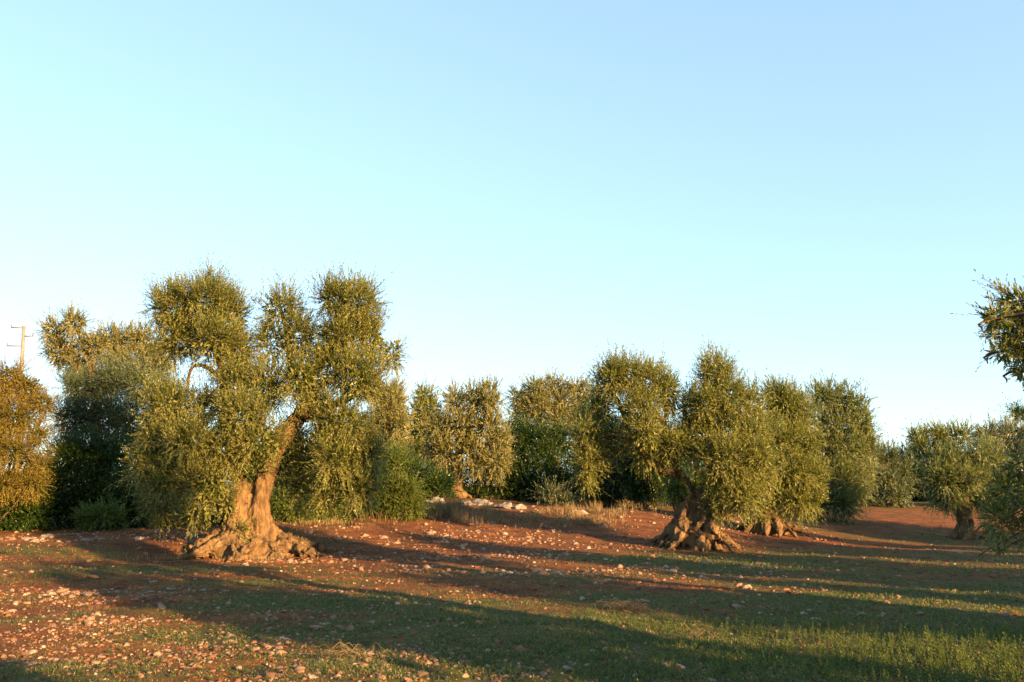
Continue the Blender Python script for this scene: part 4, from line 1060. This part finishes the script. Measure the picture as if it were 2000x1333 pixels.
# ------------------------------------------------------------------ leafy weeds
def weed_verts(p, h, r, nl, ll, R):
    V = []; T = []
    bx, by = R.uniform(-.12, .12) * h, R.uniform(-.12, .12) * h
    def axis_pt(s): return p + np.array([bx * s * s, by * s * s, h * s])
    for q in range(3):   # stem, three thin faces up its length
        a0, a1 = axis_pt(q / 3), axis_pt((q + 1) / 3); w = np.array([.0022, 0, 0]); w2 = np.array([0, .0022, 0])
        V += [a0 - w, a0 + w, a1 + w, a1 - w, a0 - w2, a0 + w2, a1 + w2, a1 - w2]; T += [.35] * 8
    for k in range(nl):
        s = .12 + .88 * k / nl; a = k * 2.4 + R.uniform(-.3, .3); c = axis_pt(s)
        el = .35 + .8 * s; L = ll * (1.15 - .65 * s) * R.uniform(.8, 1.2)
        d = np.array([math.cos(a) * math.cos(el), math.sin(a) * math.cos(el), math.sin(el)]); w = np.array([-math.sin(a), math.cos(a), 0]) * L * .17
        V += [c, c + d * L * .45 - w, c + d * L + np.array([0, 0, -.12 * L]), c + d * L * .45 + w]
        T += [R.uniform(.3, .75)] * 4
    return V, T
def weed_mesh(name, pts, mat):
    V, T = [], []
    R = random.Random(9)
    for (p, h, nl, ll) in pts:
        v, t = weed_verts(p, h, 0, nl, ll, R); V += v; T += t
    m_ = len(V) // 4; TRI[0] += 2 * m_
    return mesh_from(name, np.array(V), np.arange(4 * m_), np.arange(m_) * 4, M[mat], {'tint': T})
WS = [(1750, 1320, 2.2, .6, 560, .085), (1560, 1275, 1.6, .7, 330, .07), (1900, 1300, 1.8, 1.0, 460, .11), (1980, 1260, 1.6, 1.0, 240, .13), (1500, 1240, 1.4, .5, 160, .08), (1350, 1225, 1.6, .4, 120, .06), (1100, 1290, 2.0, .7, 140, .05), (60, 1130, .8, .5, 60, .08), (1930, 1120, 2.4, 1.2, 120, .12)]
pts = []
for (px, py, a, b_, n_, h) in WS + [(c_[0], min(c_[1], 1325), c_[2] * 1.2, c_[3] * 1.2, int(150 * c_[4]), .028) for c_ in GR if c_[1] > 1130]:
    c = G(px, min(py, 1330))
    for k in range(n_):
        x = c[0] + random.gauss(0, a * .6); y = max(5.6, c[1] + random.gauss(0, b_ * .6)); pts.append((np.array([x, y, 0.0]), h * random.uniform(.5, 1.5), random.randint(7, 13), random.uniform(.025, .05)))
zz = land([p[0][0] for p in pts], [p[0][1] for p in pts])
for p, z in zip(pts, zz): p[0][2] = z
tag(link('leafy_weeds', weed_mesh('leafy_weeds', pts, 'weed_leaf')), 'knee low leafy weeds crowding the lower right foreground', 'weeds', None, 'stuff')
TALL = [(1303, 1200, .23, 'single upright weed alone beside the straw heap'), (1690, 1282, .26, 'tall seeded weed stem, leftmost of those in the lower right weeds'), (1777, 1296, .26, 'tall weed stem standing at the middle of the lower right weeds'),
        (1852, 1325, .26, 'tall dry tipped weed on the bottom edge at lower right'), (1502, 1228, .20, 'branching weed at the upper edge of the sunlit weeds'), (1440, 1232, .16, 'yellow flecked weed left of the branching one')]
for (px, py, h, lab) in TALL:
    g = G(px, py)
    o = link('weed', weed_mesh('weed', [(g * 0, h, 22, .04)], 'bright_leaf')); o.location = g
    tag(o, lab, 'weed')

# ------------------------------------------------------------------ utility pole
pd_ = 60.0
top = at(47, 637, pd_); x0, y0 = top[0], top[1]; zb = lz(x0, y0)
pole = thing('utility_pole', (x0, y0, zb), 'pale concrete utility pole with three short arms above the left trees', 'utility pole')
b = Bag(); low = at(43, 705, pd_); k_ = (zb - .3 - top[2]) / (low[2] - top[2])
s = spline([(x0 + (low[0] - x0) * k_, y0, zb - .3, .17), (x0, y0, top[2], .12)], 6); b.tube(s[:, :3], s[:, 3], 10); link('pole', b.mesh('pole', M['pole']), pole)
for (pa, pb, py) in ((47, 22, 640), (47, 64, 657), (47, 14, 676)):
    A = at(pa, py, pd_); B = at(pb, py, pd_); b = Bag(); b.tube([A, B], [.06, .045], 6); arm = link('arm', b.mesh('arm', M['pole']), pole)
    b = Bag(); s1 = -1 if pb < pa else 1
    for q in range(4): b.tube([B + [0, 0, .02 + .06 * q], B + [0, 0, .06 + .06 * q]], [.07 - .008 * q, .045], 8)
    io = link('insulator', b.mesh('insulator', M['insulator'])); io.parent = arm; io.location = (0, 0, 0)
for i, (pb, py) in enumerate(((22, 640), (64, 657), (14, 676))):
    B = at(pb, py, pd_) + [0, 0, .28]; b = Bag()
    P_ = [B + np.array([-70 * t, 25 * t, 3.0 * ((t * 2 - 1) ** 2 - 1) * .5 + 1.5 * t]) for t in np.linspace(0, 1, 16)]
    b.tube(P_, [.02] * 16, 4)
    tag(link('power_line', b.mesh('power_line', M['cable'])), ['thin power line leaving the top arm of the pole', 'thin power line leaving the right hand arm of the pole', 'thin power line leaving the lowest arm of the pole'][i], 'power line')

print('LEAF_TRIS', TRI[0], 'GROUND', 2 * len(quads), 'INDIV', NI, 'GRAVEL', nS)
